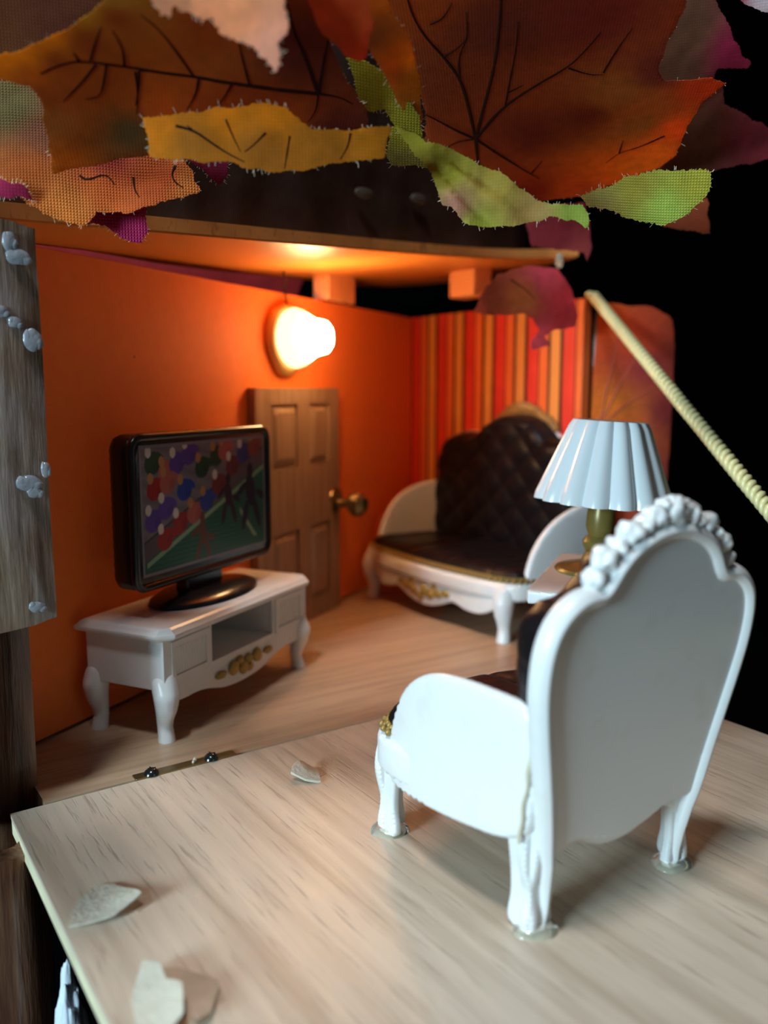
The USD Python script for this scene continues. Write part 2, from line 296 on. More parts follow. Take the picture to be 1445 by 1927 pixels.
for (x, y, w, d, h, a, l) in ((22.95, 38.05, 2.85, .9, 1.3, 31, 'orange spacer block under the lid beside the bulb'), (29.4, 35.2, 1.2, 2.0, 1.4, 0, 'orange spacer block under the lid by the striped wall')):
    obj('spacer_block', mv(rbox((0, 0, -h/2+.12), (w, d, h+.1), .08), (x, y, LIDX(x)-.03), rz(a)), EDGEO, ceiling, label=l)
# small drops of glue along the lid
for c, s in (((31.9, 29.6, 17.7), (.28, .2, .2)), ((30.4, 29.9, 17.0), (.2, .2, .35))):
    obj('glue_drop', lumps([(c, s)], 3), GLUE, ceiling)

# fold-down board with the chair on it
board = thing('hinged_board', kind=None, label='pale beech board folded down in front, the white armchair stands on it', cat='board')
bp = Polygon([(3.8, 2.5), (25.05, 2.5), (25.05, 23.02), (3.86, 23.02), (3.78, 18), (3.74, 14)])
obj('board_top', extr(bp, .12, -.12), BOARD, board)
obj('board_core', extr(bp.buffer(-.015), .42, -.54), RAWW, board, label='cream raw wood edge of the board')
def flap(pts, lift, th, seed):
    """a torn shaving still joined along one side: lifts with distance along y of its local frame."""
    p = Polygon(pts); 
    rng = np.random.default_rng(seed)
    return domed(p, lambda q, d: lift(q)+th+.03*meshkit.noise(np.c_[q*3, q[:, :1]*0+seed]), .09, lambda q, d: lift(q))
RAWC = plain('torn_wood_cream', (.53, .47, .37), .7, bump=.8, bscale=8, rnd=.12)
SCAR = plain('torn_wood_scar', (.52, .38, .27), .7, bump=.9, bscale=7, rnd=.2)
def onboard(pts, cen, ang): # local -> board
    R = rz(ang); return R
# two long shavings by the left edge and a small chip near the hinge
obj('scar', extr([(4.75, 18.35), (5.25, 18.25), (5.7, 17.6), (5.6, 17.1), (5.2, 16.9), (4.9, 17.6)], .012, 0), SCAR, board, label='rough patch where the shaving near the hinge tore out')
obj('torn_shaving', flap([(3.85, 17.15), (4.2, 17.9), (4.75, 18.4), (5.05, 18.1), (5.2, 17.55), (5.35, 17.0), (4.7, 16.85)], lambda q: .015+.30*np.clip((q[:, 0]-3.95)/1.4, 0, 1)**1.6*np.clip((18.3-q[:, 1])/1.1, 0, 1), .035, 2), RAWC, board, label='peeled cream shaving at the left edge, the one nearer the hinge')
obj('scar', extr([(4.75, 15.0), (5.25, 14.75), (5.75, 14.0), (5.65, 13.4), (5.0, 13.2), (4.8, 14.0)], .012, 0), SCAR, board, label='rough patch where the lower shaving tore out')
obj('torn_shaving', flap([(4.1, 13.55), (4.2, 14.3), (4.65, 14.95), (4.85, 14.55), (4.8, 14.1), (4.98, 13.75), (4.75, 13.1), (4.3, 13.0)], lambda q: .015+.34*np.clip((q[:, 0]-4.1)/.8, 0, 1)**1.4, .05, 5), RAWC, board, label='peeled white shaving at the bottom edge of the picture')
obj('torn_shaving', flap([(4.95, 13.3), (5.7, 13.75), (5.2, 13.0), (4.9, 12.9)], lambda q: .015+.2*np.clip((5.7-q[:, 0])/.8, 0, 1), .04, 8), SCAR, board)
obj('wood_chip', flap([(10.85, 20.6), (11.05, 20.85), (11.5, 21.05), (11.75, 20.6), (11.45, 19.95), (11.1, 20.2)], lambda q: .01+.30*np.clip((q[:, 1]-20.0)/1.0, 0, 1)*np.clip((11.8-q[:, 0])/.5, 0, 1), .05, 11), RAWC, board, label='small white chip standing up from the board near the hinge')
obj('scar', extr([(11.45, 21.05), (11.95, 20.9), (11.9, 20.4), (11.6, 20.3)], .01, 0), SCAR, board)

# brass hinge in the joint with two screws
hg = thing('hinge', (8.75, 23.1, 0), label='narrow brass hinge strip in the joint between floor and board', cat='hinge')
obj('hinge_leaf', rbox((0, .1, .02), (3.1, .36, .07), .02), BRASSD, hg)
for x in (-1.05, .78):
    s = obj('screw', mv(lathe([(0, .17), (.12, .15), (.2, .08), (.22, 0), (0, 0)], 20), (x, .06, .04)), STEEL, hg)
    obj('screw_slot', cat_m([rbox((x, .06, .2), (.26, .04, .03), .01), rbox((x, .06, .2), (.04, .26, .03), .01)]), TVBLK, s)
obj('wood_splinter', lumps([((.28, .1, .1), (.06, .05, .1)), ((.22, .05, .08), (.05, .04, .06))], 4, 1), RAWC, hg)

# trunk pieces at the left
tc = thing('bark_post', label='glossy brown bark post at the left edge with dried glue drops', cat='post')
obj('bark', vshell([(5.25, 22.85), (4.4, 22.6), (3.2, 22.75), (1.8, 23.5), (.2, 25.2), (-.8, 29.5)], -.55, 5.02, 15.0, 5, .06, .28, .35), BARK, tc)
for (x, z, sx, sz, k) in ((4.60, 14.5, .17, .24, 1), (4.78, 14.15, .28, .19, 2), (4.3, 12.85, .2, .15, 3), (4.62, 12.6, .16, .14, 8), (5.0, 12.2, .22, .28, 4), (4.72, 8.68, .30, .20, 5), (4.86, 8.45, .2, .16, 6), (5.14, 9.0, .12, .2, 9), (4.75, 5.5, .2, .15, 7)):
    obj('glue_drop', lumps([((x, 22.64, z), (sx, .07, sz)), ((x+sx*.6, 22.64, z-.06), (sx*.55, .07, sz*.6)), ((x-sx*.5, 22.64, z+.05), (sx*.5, .06, sz*.7))], k), GLUEW, tc, label='dried whitish glue drop')
obj('trim_2', vshell([(4.85, 24.3), (4.3, 24.2), (3.0, 24.8), (1.6, 26.2), (.6, 29.5)], -.4, -4.0, 6.2, 7, .08, .35, .2), BARKLOW, kind='structure', label='dark brown trunk wall below the bark post')
obj('trim_3', vshell([(3.5, 22.8), (2.7, 22.85), (1.8, 23.5), (.2, 25.2), (-.8, 29.5)], -.55, -.5, 5.4, 8, .06, .3), BARKLOW, kind='structure', label='trunk wall left of the doorway, under the bark post')
obj('trunk_base', vshell([(4.45, 21.8), (4.0, 21.3), (2.9, 21.3), (1.4, 22.0), (-.2, 23.6)], -.6, -9.0, -.35, 9, .10, .3, .5), BARKLOW, label='streaky brown bark trunk below the board, bottom left', cat='tree trunk')
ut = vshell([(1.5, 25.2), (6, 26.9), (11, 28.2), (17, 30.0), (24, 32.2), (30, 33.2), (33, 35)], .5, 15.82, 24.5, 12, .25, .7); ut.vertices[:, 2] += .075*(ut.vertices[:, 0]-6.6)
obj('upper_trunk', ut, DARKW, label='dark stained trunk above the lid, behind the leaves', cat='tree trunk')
for k_, c_ in enumerate(((19.9, 30.62, 18.9), (23.5, 31.75, 19.3))):
    obj('glue_smear', lumps([(c_, (.45, .1, .22))], 21+k_), DULLG, label=('dull glue smear on the dark trunk straight above the bulb', 'dull glue smear on the dark trunk beside the green leaf')[k_], cat='glue')

# black backdrop and table
obj('wall_back', rbox((75, 95, 40), (260, 1, 200), .1), BACKM, kind='structure', label='black cloth backdrop')
obj('wall_side', rbox((110, 20, 40), (1, 220, 200), .1), BACKM, kind='structure', label='black cloth backdrop at the right')
obj('table_top', rbox((30, 20, -10.2), (240, 220, 2), .2), BACKM, kind='structure', label='black covered table under the house')
def crumple():
    m = trimesh.creation.icosphere(4, 1.0); v = m.vertices; m.vertices = v*np.array([.42, .45, 3.3])*(1+.55*(meshkit.fbm(v*2.2+5, 3, 3)-.5))[:, None]; v = m.vertices; m.vertices = np.c_[v[:, :2], np.maximum(v[:, 2], -3.55)]; return m
obj('paper_tissue', mv(crumple(), (4.25, 19.3, -5.75)), TISSUE, smooth=False, label='crumpled pale tissue below the board at the bottom left', cat='tissue')

# ------------------------------------------------------------------ door leaning on the orange wall
dr = thing('door_1', tuple(wallpt(16.3, -.03, 0)), 31, label='brown wooden toy door with raised panels and a brass knob', kind='structure')
def door_panel(x0, x1, z0, z1):
    o = [(x0, z0), (x1, z0), (x1, z1), (x0, z1)]
    return o
dw, dh, dt = 7.5, 11.05, .38
slabp = Polygon([(-dw/2, 0), (dw/2, 0), (dw/2, dh), (-dw/2, dh)])
pans = [(-2.55, -.15-.0, 7.45, 10.35), (.95, 2.75, 7.45, 10.35), (-2.55, -.15, 1.2, 5.0), (.95, 2.75, 1.2, 5.0)]
pans = [(-2.5, -.25, 7.5, 10.35), (.85, 2.75, 7.5, 10.35), (-2.5, -.25, 1.0, 4.6), (.85, 2.75, 1.0, 4.6)]
holes = [shapely.box(a, c, b, d) for a, b, c, d in pans]
RD = axes((1, 0, 0), (0, 0, 1), (0, -1, 0))           # x right, y up, z to the viewer
frame = slabp
for h in holes: frame = frame.difference(h)
obj('door_slab', cat_m([mv(extr(slabp, dt-.13, 0), (0, 0, 0), RD), mv(extr(frame, .13, dt-.13), (0, 0, 0), RD)]), DOORW, dr)
for a, b, c, d in pans:
    q = shapely.box(a+.13, c+.13, b-.13, d-.13)
    obj('door_panel', mv(domed(q, lambda p, e: np.minimum(.16, .02+e*.55), .3, None, (.1, .26)), (0, -(dt-.13), 0), RD), DOORW, dr, smooth=False)
kx, kz = 3.35, 5.5
RK = axes((1, 0, 0), (0, 0, 1), (0, -1, 0))
kn = obj('door_knob', mv(lathe([(0, 0), (.22, 0), (.2, .55), (.2, .75), (.48, .85), (.64, 1.1), (.6, 1.42), (.34, 1.66), (0, 1.7)], 28), (kx, -dt, kz-.12), RK), BRASSD, dr)
obj('knob_rosette', mv(lathe([(0, .16), (.3, .16), (.62, .08), (.66, 0), (0, 0)], 28), (kx, -dt, kz), RK), BRASSD, kn)

# ------------------------------------------------------------------ glowing bulb on the wall
bl = thing('wall_lamp', tuple(wallpt(15.6, 0, 13.25)), 31, label='small glowing bulb glued high on the orange wall above the door', cat='lamp')
rng = np.random.default_rng(4)
bulb = lathe([(0, .12), (1.0, .15), (1.32, .45), (1.42, .8), (1.33, 1.2), (1.1, 1.65), (.88, 2.1), (.82, 2.5), (.74, 2.85), (.5, 3.15), (0, 3.28)], 40)
bulb.vertices *= (.93, .93, .72); bulb.vertices *= (1+.05*(meshkit.noise(bulb.vertices*1.3)-.5))[:, None]
obj('bulb', mv(bulb, (0, -.05, 0), RK), BULBM, bl, smooth=True)
_a = np.linspace(0, 2*math.pi, 64, endpoint=False); _n = meshkit.noise(np.c_[np.cos(_a)*2, np.sin(_a)*2, _a*0])
obj('glue_ring', mv(tube(np.c_[(1.3+.14*_n)*np.cos(_a), (1.3+.16*_n)*np.sin(_a), .16+0*_a], .12+.14*_n, 10, True), (0, -.02, 0), RK), BULBG, bl, smooth=True, label='amber ring of hot glue')
obj('wire', tube([(-.15, -.3, 1.35), (-.12, -.22, 1.7), (-.18, -.18, 2.1), (-.1, -.2, 2.5), (-.1, -.1, 2.9)], .05), TVBLK, bl, label='thin wire up to the lid')

# ------------------------------------------------------------------ white furniture
def cabriole(h, w, foot, out, t=.3):
    """leg drawn as a flat profile: x outwards(negative)..inwards, y = height."""
    L = [(0, h), (-out*.9, h*.82), (-out, h*.66), (-out*.35, h*.48), (out*.15, h*.36), (-out*.1, h*.24), (-out*.5, h*.13), (-out*.35, .0)]
    Rr = [(foot, 0), (foot*1.05, h*.12), (foot*.9, h*.28), (foot*.92, h*.46), (w*.8, h*.68), (w, h)]
    return smooth_pts(np.array(L+Rr), 2)
def leg(h, w, foot, out, sx, sy, t=.26):
    """L-shaped leg of two crossed profiles, its outer corner at the origin, pointing to (sx, sy)."""
    P = Polygon(cabriole(h, w, foot, out)).buffer(0)
    a = slab(P, t, .08, .2); b = a.copy()
    A = mv(a, (0, 0, 0), axes((-sx, 0, 0), (0, 0, 1), (0, 1, 0))); A.apply_translation((0, -sy*t/2, 0))
    B = mv(b, (0, 0, 0), axes((0, -sy, 0), (0, 0, 1), (1, 0, 0))); B.apply_translation((-sx*t/2, 0, 0))
    for m in (A, B): m.fix_normals()
    return cat_m([A, B])
def leg_round(h, r, out, dx, dy):
    """rounded cabriole leg by hulls; bulges towards (dx, dy)."""
    st_ = [(h, r*1.15, .15), (h*.82, r*1.16, .5), (h*.62, r*1.0, .42), (h*.42, r*.78, .1), (h*.25, r*.68, .0), (h*.12, r*.72, .15), (.02, r*.76, .25)]
    pts = [(dx*out*o, dy*out*o, z, q) for z, q, o in st_]; ms = []
    for p, q in zip(pts[:-1], pts[1:]):
        ms.append(m3.Manifold.batch_hull([m3.Manifold.sphere(p[3], 18).translate(p[:3]), m3.Manifold.sphere(q[3], 18).translate(q[:3])]))
    m = m3.Manifold.batch_boolean(ms, m3.OpType.Add)
    return tri(m.trim_by_plane((0, 0, 1), .0))
def tuft(p, z0, dx=1.9, dz=1.7):
    u = (p[:, 0]/dx); v = (p[:, 1]-z0)/dz
    return np.abs(np.sin(math.pi*(u+v)/1)*np.sin(math.pi*(u-v)/1))**.5
def seating(name, loc, rotz, label, cat, q):
    t = thing(name, loc, rotz, label, cat)
    lean = q['lean']; half = q['back']; out = smooth_pts(mirror(half), 1)
    # back frame: local x, height z, leaning to -y
    ce, se = 1/math.hypot(1, lean), lean/math.hypot(1, lean)
    RB = axes((1, 0, 0), (0, -se, ce), (0, -ce, -se))       # x right, y up along the back, z out of the rear
    off = q['lean']*0
    bpoly = Polygon(out).buffer(0)
    obj('back_panel', mv(slab(bpoly.buffer(-.08), .26, .06, .5), (0, 0, 0), RB), WHITE, t)
    rimline = resample(np.array(bpoly.buffer(-.17).exterior.coords)[:-1], .16)
    low = q['rim_from']
    k = rimline[:, 1] > low; i0 = np.argmax(k & ~np.roll(k, 1)) if not k.all() else 0; rimline = np.roll(rimline, -i0, 0); k = np.roll(k, -i0); rim = rimline[k]
    a = np.linspace(0, 2*math.pi, 12, endpoint=False)
    if q.get('rim_down'): e0, e1 = rim[0], rim[-1]; dn = lambda e: [[e[0]*.90, .12], [e[0]*.885, .5], [e[0]*.90, 1.0], [e[0]*.93, 1.6], [e[0]*.97, 2.0]]; rim = np.vstack([dn(e0), rim, dn(e1)[::-1]])
    rr = np.full(len(rim), .2)
    if q.get('rim_down'): rr[:5] = (.13, .13, .14, .17, .19); rr[-5:] = (.19, .17, .14, .13, .13)
    rm = tube(np.c_[rim, np.zeros(len(rim))], rr, 12); rm.vertices[:, 2] *= 1.35
    obj('back_rim', mv(rm, (0, .02, 0), RB), WHITE, t)
    obj('crest', mv(lumps([((x, z-.06, dz), s) for x, z, dz, s in q['crest']], 5, 3, .55), (0, 0, 0), RB), q['crest_mat'], t, label=q.get('crest_label'))
    # tufted back cushion in front of the panel
    cp = Polygon(out).buffer(-q['cush_in']).intersection(shapely.box(-20, q['seat_z']-.1, 20, 20)).buffer(-.15).buffer(.15)
    RF = axes((-1, 0, 0), (0, -se, ce), (0, ce, se))
    obj('back_cushion', mv(domed(cp, lambda p, d: q['cush_t']*(np.sqrt(np.clip(1-(1-np.clip(d/q['cush_r'], 0, 1))**2, 0, 1)))+.16*tuft(p, q['seat_z'])*np.clip(d/.4, 0, 1), .13), (0, .10, 0), RF), BLACKL, t, smooth=True, label='tufted glossy black back cushion')
    # seat frame, cushion, braid
    sp = Polygon(smooth_pts(q['seat'], 2)).buffer(0); z0, z1 = q['seat_bot'], q['seat_z']-.08
    obj('seat_frame', mv(slab(sp, z1-z0, .22, .5), (0, 0, (z0+z1)/2)), WHITE, t)
    sc = sp.buffer(-.22).intersection(shapely.box(-30, .35, 30, 30))
    obj('seat_cushion', mv(domed(sc, lambda p, d: .12+q['cush_h']*np.sqrt(np.clip(1-(1-np.clip(d/1.1, 0, 1))**2, 0, 1))+.12*(meshkit.fbm(np.c_[p*.9, p[:, :1]*0], 3, 6)-.5)*np.clip(d, 0, 1)-.10*np.exp(-((p[:, 0] % q['fold']-q['fold']/2)/.12)**2)*np.clip(d/.8, 0, 1), .14), (0, 0, z1-.04)), BLACKL, t, smooth=True, label='glossy black seat cushion')
    ring = resample(np.array(sp.buffer(-.16).exterior.coords)[:-1], .15); ring = ring[ring[:, 1] > q['braid_from']]
    beads = [((x+.05*(-1)**i, y, z1+.08), (.085, .085, .09)) for i, (x, y) in enumerate(ring)]+[((x*.985, y-.12, z1+.17), (.075, .075, .08)) for i, (x, y) in enumerate(ring)]
    obj('gold_braid', lumps(beads, 2, 1), GOLDT, t, label='gold beaded braid along the seat edge')
    # arms
    for s in (-1, 1):
        ap = Polygon(smooth_pts(q['arm'], 2)).buffer(0)
        m = slab(ap, .32, .13, .4); v = m.vertices; bow = q['bow']*np.sin(np.clip(v[:, 0]/q['arm_len'], 0, 1)*math.pi)
        m.vertices = np.c_[s*(q['arm_x']+bow)+v[:, 2], v[:, 0], v[:, 1]]; m.fix_normals()
        obj('arm', m, WHITE, t)
    # front apron with a carved lower edge
    if 'apron' in q:
        ap = Polygon(smooth_pts(mirror(q['apron']), 2)).buffer(0); m = slab(ap, .3, .1, .35); v = m.vertices
        m.vertices = np.c_[v[:, 0], q['apron_y']+v[:, 2]-q['apron_c']*v[:, 0]**2, v[:, 1]]; m.fix_normals(); obj('front_apron', m, WHITE, t)
        obj('apron_ornament', lumps([((x, q['apron_y']+.16-q['apron_c']*x*x, z), s) for x, z, s in q['orn']], 9, 2), GOLD, t, label='gold flower ornament on the front apron')
    if 'rear_apron' in q:
        m = slab(Polygon(smooth_pts(mirror(q['rear_apron']), 2)).buffer(0), .24, .09, .3)
        obj('rear_apron', mv(m, (0, .16, 0), RB), WHITE, t)
    legs = []
    for (x, y, kind) in q['legs']:
        sx, sy = np.sign(x), (1 if y > 2 else -1)
        m = leg(q['leg_h'], q['leg_w'], q['leg_foot'], q['leg_out'], sx, sy, q['leg_t']) if kind == 'L' else leg_round(q['leg_h'], q['leg_r'], q['leg_out'], sx*.5, sy*1.0)
        obj('leg', mv(m, (x, y, 0)), WHITE, t)
    if 'glue' in q:
        zz = np.linspace(2.1, 5.0, 30); obj('glue_bead', tube(np.c_[-2.82-.01*np.sin(zz*5), -.14*zz+.24+.02*np.sin(zz*9), zz], .03+.025*meshkit.noise(np.c_[zz*3, zz*0, zz*0]), 8), GLUEY, t, label='yellowish dried glue where arm and back meet')
    for (x, y) in q.get('glue', []):
        g = lathe([(0, .2), (.3, .18), (.45, .1), (.5, 0.004), (0, 0.004)], 22); v = g.vertices; g.vertices = v*np.array([1.0, .9, 1])*(1+.22*(meshkit.noise(v*2+x)-.5))[:, None]
        obj('glue_drop', mv(g, (x, y, 0)), GLUE, t, label='clear hot glue under the leg')
    return t

def crest_arch(pts, y, s0, n, seed, jitter=.04):
    rng = np.random.default_rng(seed); line = resample(np.array(pts), LineString(pts).length/(n-1), False); out = []
    for i, (x, z) in enumerate(line):
        k = 1-abs(i/(len(line)-1)*2-1)
        out.append((x+rng.uniform(-jitter, jitter), z+rng.uniform(-jitter, jitter), y, (s0*(.75+.5*k), s0*(.7+.6*k), s0*.8)))
    return out
chair_back = [(2.45, 1.9), (2.55, 2.4), (2.66, 3.0), (2.83, 3.75), (3.08, 4.8), (3.22, 5.6), (3.22, 6.3), (3.08, 6.8), (2.8, 7.15), (2.42, 7.38), (2.12, 7.42), (1.92, 7.40), (1.78, 7.55), (1.62, 7.82), (1.36, 8.1), (1.0, 8.33), (.5, 8.5), (.12, 8.54)]
chair_low = [(.12, 1.5), (.7, 1.62), (1.3, 1.85), (1.8, 1.85)]
seating('armchair', (14.0, 11.72, 0), 0, 'white armchair seen from behind, black cushions, glued to the board', 'armchair', dict(
    lean=.14, back=chair_low+chair_back, rim_from=2.3, rim_down=1, cush_in=.32, cush_t=1.15, cush_r=.6, seat_z=2.85, crest_mat=WHITE, crest_label=None,
    crest=[(x*sg, z, -.06, r) for sg in (-1, 1) for x, z, r in ((1.98, 7.6, (.2, .22, .24)), (1.74, 7.98, (.27, .24, .26)), (1.42, 8.22, (.2, .2, .24)), (1.12, 8.44, (.28, .25, .27)), (.74, 8.56, (.22, .2, .25)), (.46, 8.7, (.28, .26, .27)))]+[(0, 8.76, -.06, (.36, .3, .28)), (.02, 8.98, -.05, (.2, .14, .2)), (-.26, 8.9, -.05, (.17, .15, .2)), (.3, 8.9, -.05, (.17, .15, .2))],
    seat=[(-2.75, .1), (2.75, .1), (2.85, 3.0), (3.0, 4.4), (2.7, 5.3), (1.6, 5.75), (0, 5.9), (-1.6, 5.75), (-2.7, 5.3), (-3.0, 4.4), (-2.85, 3.0)], seat_bot=1.75, cush_h=.72, fold=1.7, braid_from=4.3,
    arm=[(-.15, 2.0), (2.2, 1.72), (4.5, 1.5), (4.66, 1.9), (4.6, 2.6), (4.3, 3.5), (3.75, 4.3), (2.8, 4.85), (1.7, 5.0), (.5, 4.98), (-.35, 4.9), (-.35, 3)], bow=.18, arm_len=4.6, arm_x=2.62,
    apron=[(.1, 1.05), (1.0, 1.2), (1.7, 1.45), (2.3, 1.35), (2.6, 1.95), (2.6, 2.2), (.1, 2.2)], apron_y=5.35, apron_c=.05, orn=[(x, 1.6, (.22, .12, .16)) for x in (-.9, -.45, 0, .45, .9)],
    rear_apron=[(.1, 1.34), (.5, 1.38), (.9, 1.55), (1.35, 1.75), (1.75, 1.66), (2.0, 1.3), (2.25, 1.3), (2.3, 2.0), (2.2, 2.3), (.1, 2.3)],
    legs=[(-2.55, -.12, 'L'), (2.5, -.12, 'L'), (-2.62, 5.2, 'L'), (2.62, 5.2, 'L')], leg_h=2.5, leg_w=.85, leg_foot=.66, leg_out=.17, leg_t=.26, leg_r=.3,
    glue=[(-2.2, .02), (2.15, .02), (-2.4, 5.0), (2.4, 5.0)]))
ls_back = [(5.6, 1.9), (5.85, 3.6), (5.95, 5.6), (5.85, 7.2), (5.55, 8.05), (4.9, 8.55), (4.2, 8.75), (3.5, 8.75), (2.95, 8.65), (2.6, 8.72), (2.35, 9.0), (1.9, 9.35), (1.2, 9.65), (.6, 9.78), (.12, 9.8)]
seating('loveseat', (30.35, 32.5, 0), 90, 'white loveseat with tufted black cushions and gold crest before the striped wall', 'loveseat', dict(
    lean=.055, back=[(.12, 1.7), (3, 1.8), (5.2, 1.8)]+ls_back, rim_from=2.2, cush_in=.0, cush_t=1.05, cush_r=.6, seat_z=2.75, crest_mat=GOLDD, crest_label='gold painted carved crest',
    crest=crest_arch([(-2.3, 9.15), (-1.7, 9.62), (-.9, 9.9), (0, 10.0), (.9, 9.9), (1.7, 9.62), (2.3, 9.15)], -.05, .26, 17, 3)+crest_arch([(-1.0, 10.05), (0, 10.2), (1.0, 10.05)], -.1, .24, 6, 4),
    seat=[(-5.7, .1), (5.7, .1), (6.0, 3.0), (6.15, 4.6), (5.7, 5.5), (4.0, 5.95), (0, 6.2), (-4.0, 5.95), (-5.7, 5.5), (-6.15, 4.6), (-6.0, 3.0)], seat_bot=1.85, cush_h=.55, fold=2.9, braid_from=4.2,
    arm=[(-.1, 1.8), (4.5, 1.9), (4.75, 2.3), (4.65, 3.2), (4.2, 4.3), (3.3, 5.25), (2.2, 5.75), (1.0, 5.95), (-.2, 5.95), (-.3, 3)], bow=.2, arm_len=4.7, arm_x=5.7,
    apron=[(.1, .70), (.6, .74), (1.4, .95), (2.2, 1.3), (3.0, 1.02), (3.9, 1.0), (4.6, 1.25), (5.1, 1.7), (5.6, 2.0), (5.6, 2.35), (.1, 2.35)], apron_y=5.8, apron_c=.012,
    orn=[(-1.75, 1.55, (.3, .12, .16)), (-1.2, 1.45, (.32, .14, .2)), (-.65, 1.35, (.3, .15, .26)), (-.15, 1.45, (.28, .17, .3)), (.15, 1.1, (.25, .14, .2)), (.65, 1.35, (.3, .15, .26)), (1.2, 1.45, (.32, .14, .2)), (1.75, 1.55, (.3, .12, .16)), (-.9, 1.75, (.2, .1, .12)), (.9, 1.75, (.2, .1, .12))],
    legs=[(-5.15, 5.3, 'r'), (5.15, 5.3, 'r'), (-5.2, .2, 'r'), (5.2, .2, 'r')], leg_h=2.1, leg_w=.9, leg_foot=.6, leg_out=.3, leg_t=.3, leg_r=.42))

# ------------------------------------------------------------------ TV stand
tv = thing('tv_stand', (8.72, 24.88, 0), 31, label='white low cabinet with an open shelf under the television', cat='tv stand')
def top_outline(e): return Polygon([(-.05-e, .12), (.32, -.22-e), (8.6, -.22-e), (8.97+e, .12), (8.97+e, 3.3+e), (-.05-e, 3.3+e)])
prof = [(3.30, -.12), (3.36, .02), (3.44, .08), (3.52, .08), (3.58, .0), (3.66, -.06), (3.72, -.16)]
def stack(levels, fn):
    ms = []
    ps = [np.array(fn(e).exterior.coords)[:-1] for z, e in levels]; n = len(ps[0]); V = np.vstack([np.c_[p, np.full(n, z)] for p, (z, e) in zip(ps, levels)]); F = []
    for i in range(len(levels)-1):
        for j in range(n): a, b = i*n+j, i*n+(j+1) % n; F += [[a, b, b+n], [a, b+n, a+n]]
    k = len(levels)-1
    for j in range(1, n-1): F += [[0, j+1, j], [k*n, k*n+j, k*n+j+1]]
    m = trimesh.Trimesh(V, F, process=False); m.fix_normals(); return m
obj('cabinet_top', stack(prof, top_outline), WHITE, tv, smooth=20, label='moulded top slab')
RS = axes((1, 0, 0), (0, 0, 1), (0, -1, 0))     # profile in (u, z), thickness towards the viewer
front = Polygon([(.1, 1.72), (8.82, 1.72), (8.82, 3.32), (.1, 3.32)]).difference(shapely.box(2.58, 1.98, 6.35, 3.24))
obj('cabinet_body', cat_m([mv(extr(front, .12, 0), (0, .12, 0), RS), rbox((.18, 1.6, 2.52), (.16, 3.0, 1.62), .03), rbox((8.74, 1.6, 2.52), (.16, 3.0, 1.62), .03), rbox((2.5, 1.6, 2.52), (.14, 2.9, 1.5), .02), rbox((6.43, 1.6, 2.52), (.14, 2.9, 1.5), .02),
    rbox((4.46, 1.6, 1.9), (8.6, 2.95, .14), .02), rbox((4.46, 3.05, 2.52), (8.6, .12, 1.6), .02)]), WHITE, tv, smooth=20)
for x0, x1 in ((.45, 2.42), (6.52, 8.5)):
    d_ = obj('cabinet_door', cat_m([mv(extr(shapely.box(x0, 1.9, x1, 3.22).difference(shapely.box(x0+.2, 2.1, x1-.2, 3.02)), .07, 0), (0, .02, 0), RS), mv(extr(shapely.box(x0+.18, 2.08, x1-.18, 3.04), .025, 0), (0, .02, 0), RS)]), WHITE, tv, smooth=20)
    obj('bead_slats', cat_m([rbox((x, 0, 2.56), (.09, .05, .88), .02) for x in np.arange(x0+.3, x1-.2, .17)]), WHITE, d_)
for sgn in (0,):
    ap = [(.2, 1.9), (.55, 1.25), (1.1, 1.18), (1.8, 1.2), (2.5, 1.08), (3.1, .88), (3.8, .78), (4.46, .76)]
    full = ap+[(8.92-x, z) for x, z in ap[::-1]][1:]
    obj('front_apron', mv(slab(Polygon(smooth_pts(full, 1, False).tolist()).buffer(0), .16, .05, .3), (0, .1, 0), RS), WHITE, tv)
obj('apron_ornament', cat_m([mv(lumps([((4.46+x, z, .1), s)], int(x*10)+30), (0, .06, 0), RS) for x, z, s in ((-1.45, 1.38, (.3, .13, .1)), (-.72, 1.42, (.27, .26, .14)), (-.35, 1.6, (.2, .16, .12)), (-.12, 1.28, (.24, .26, .14)), (.2, 1.52, (.2, .18, .13)), (.25, 1.2, (.2, .18, .12)), (.75, 1.48, (.28, .26, .14)), (1.5, 1.45, (.3, .14, .1)))]), GOLD, tv, label='gold flower ornament')
for x, y, dx, dy in ((.42, .3, -.5, -1), (8.5, .3, .5, -1), (.42, 2.9, -.8, .3), (8.5, 2.9, .8, .3)):
    obj('leg', mv(leg_round(1.85, .36, .34, dx, dy), (x, y, 0)), WHITE, tv)

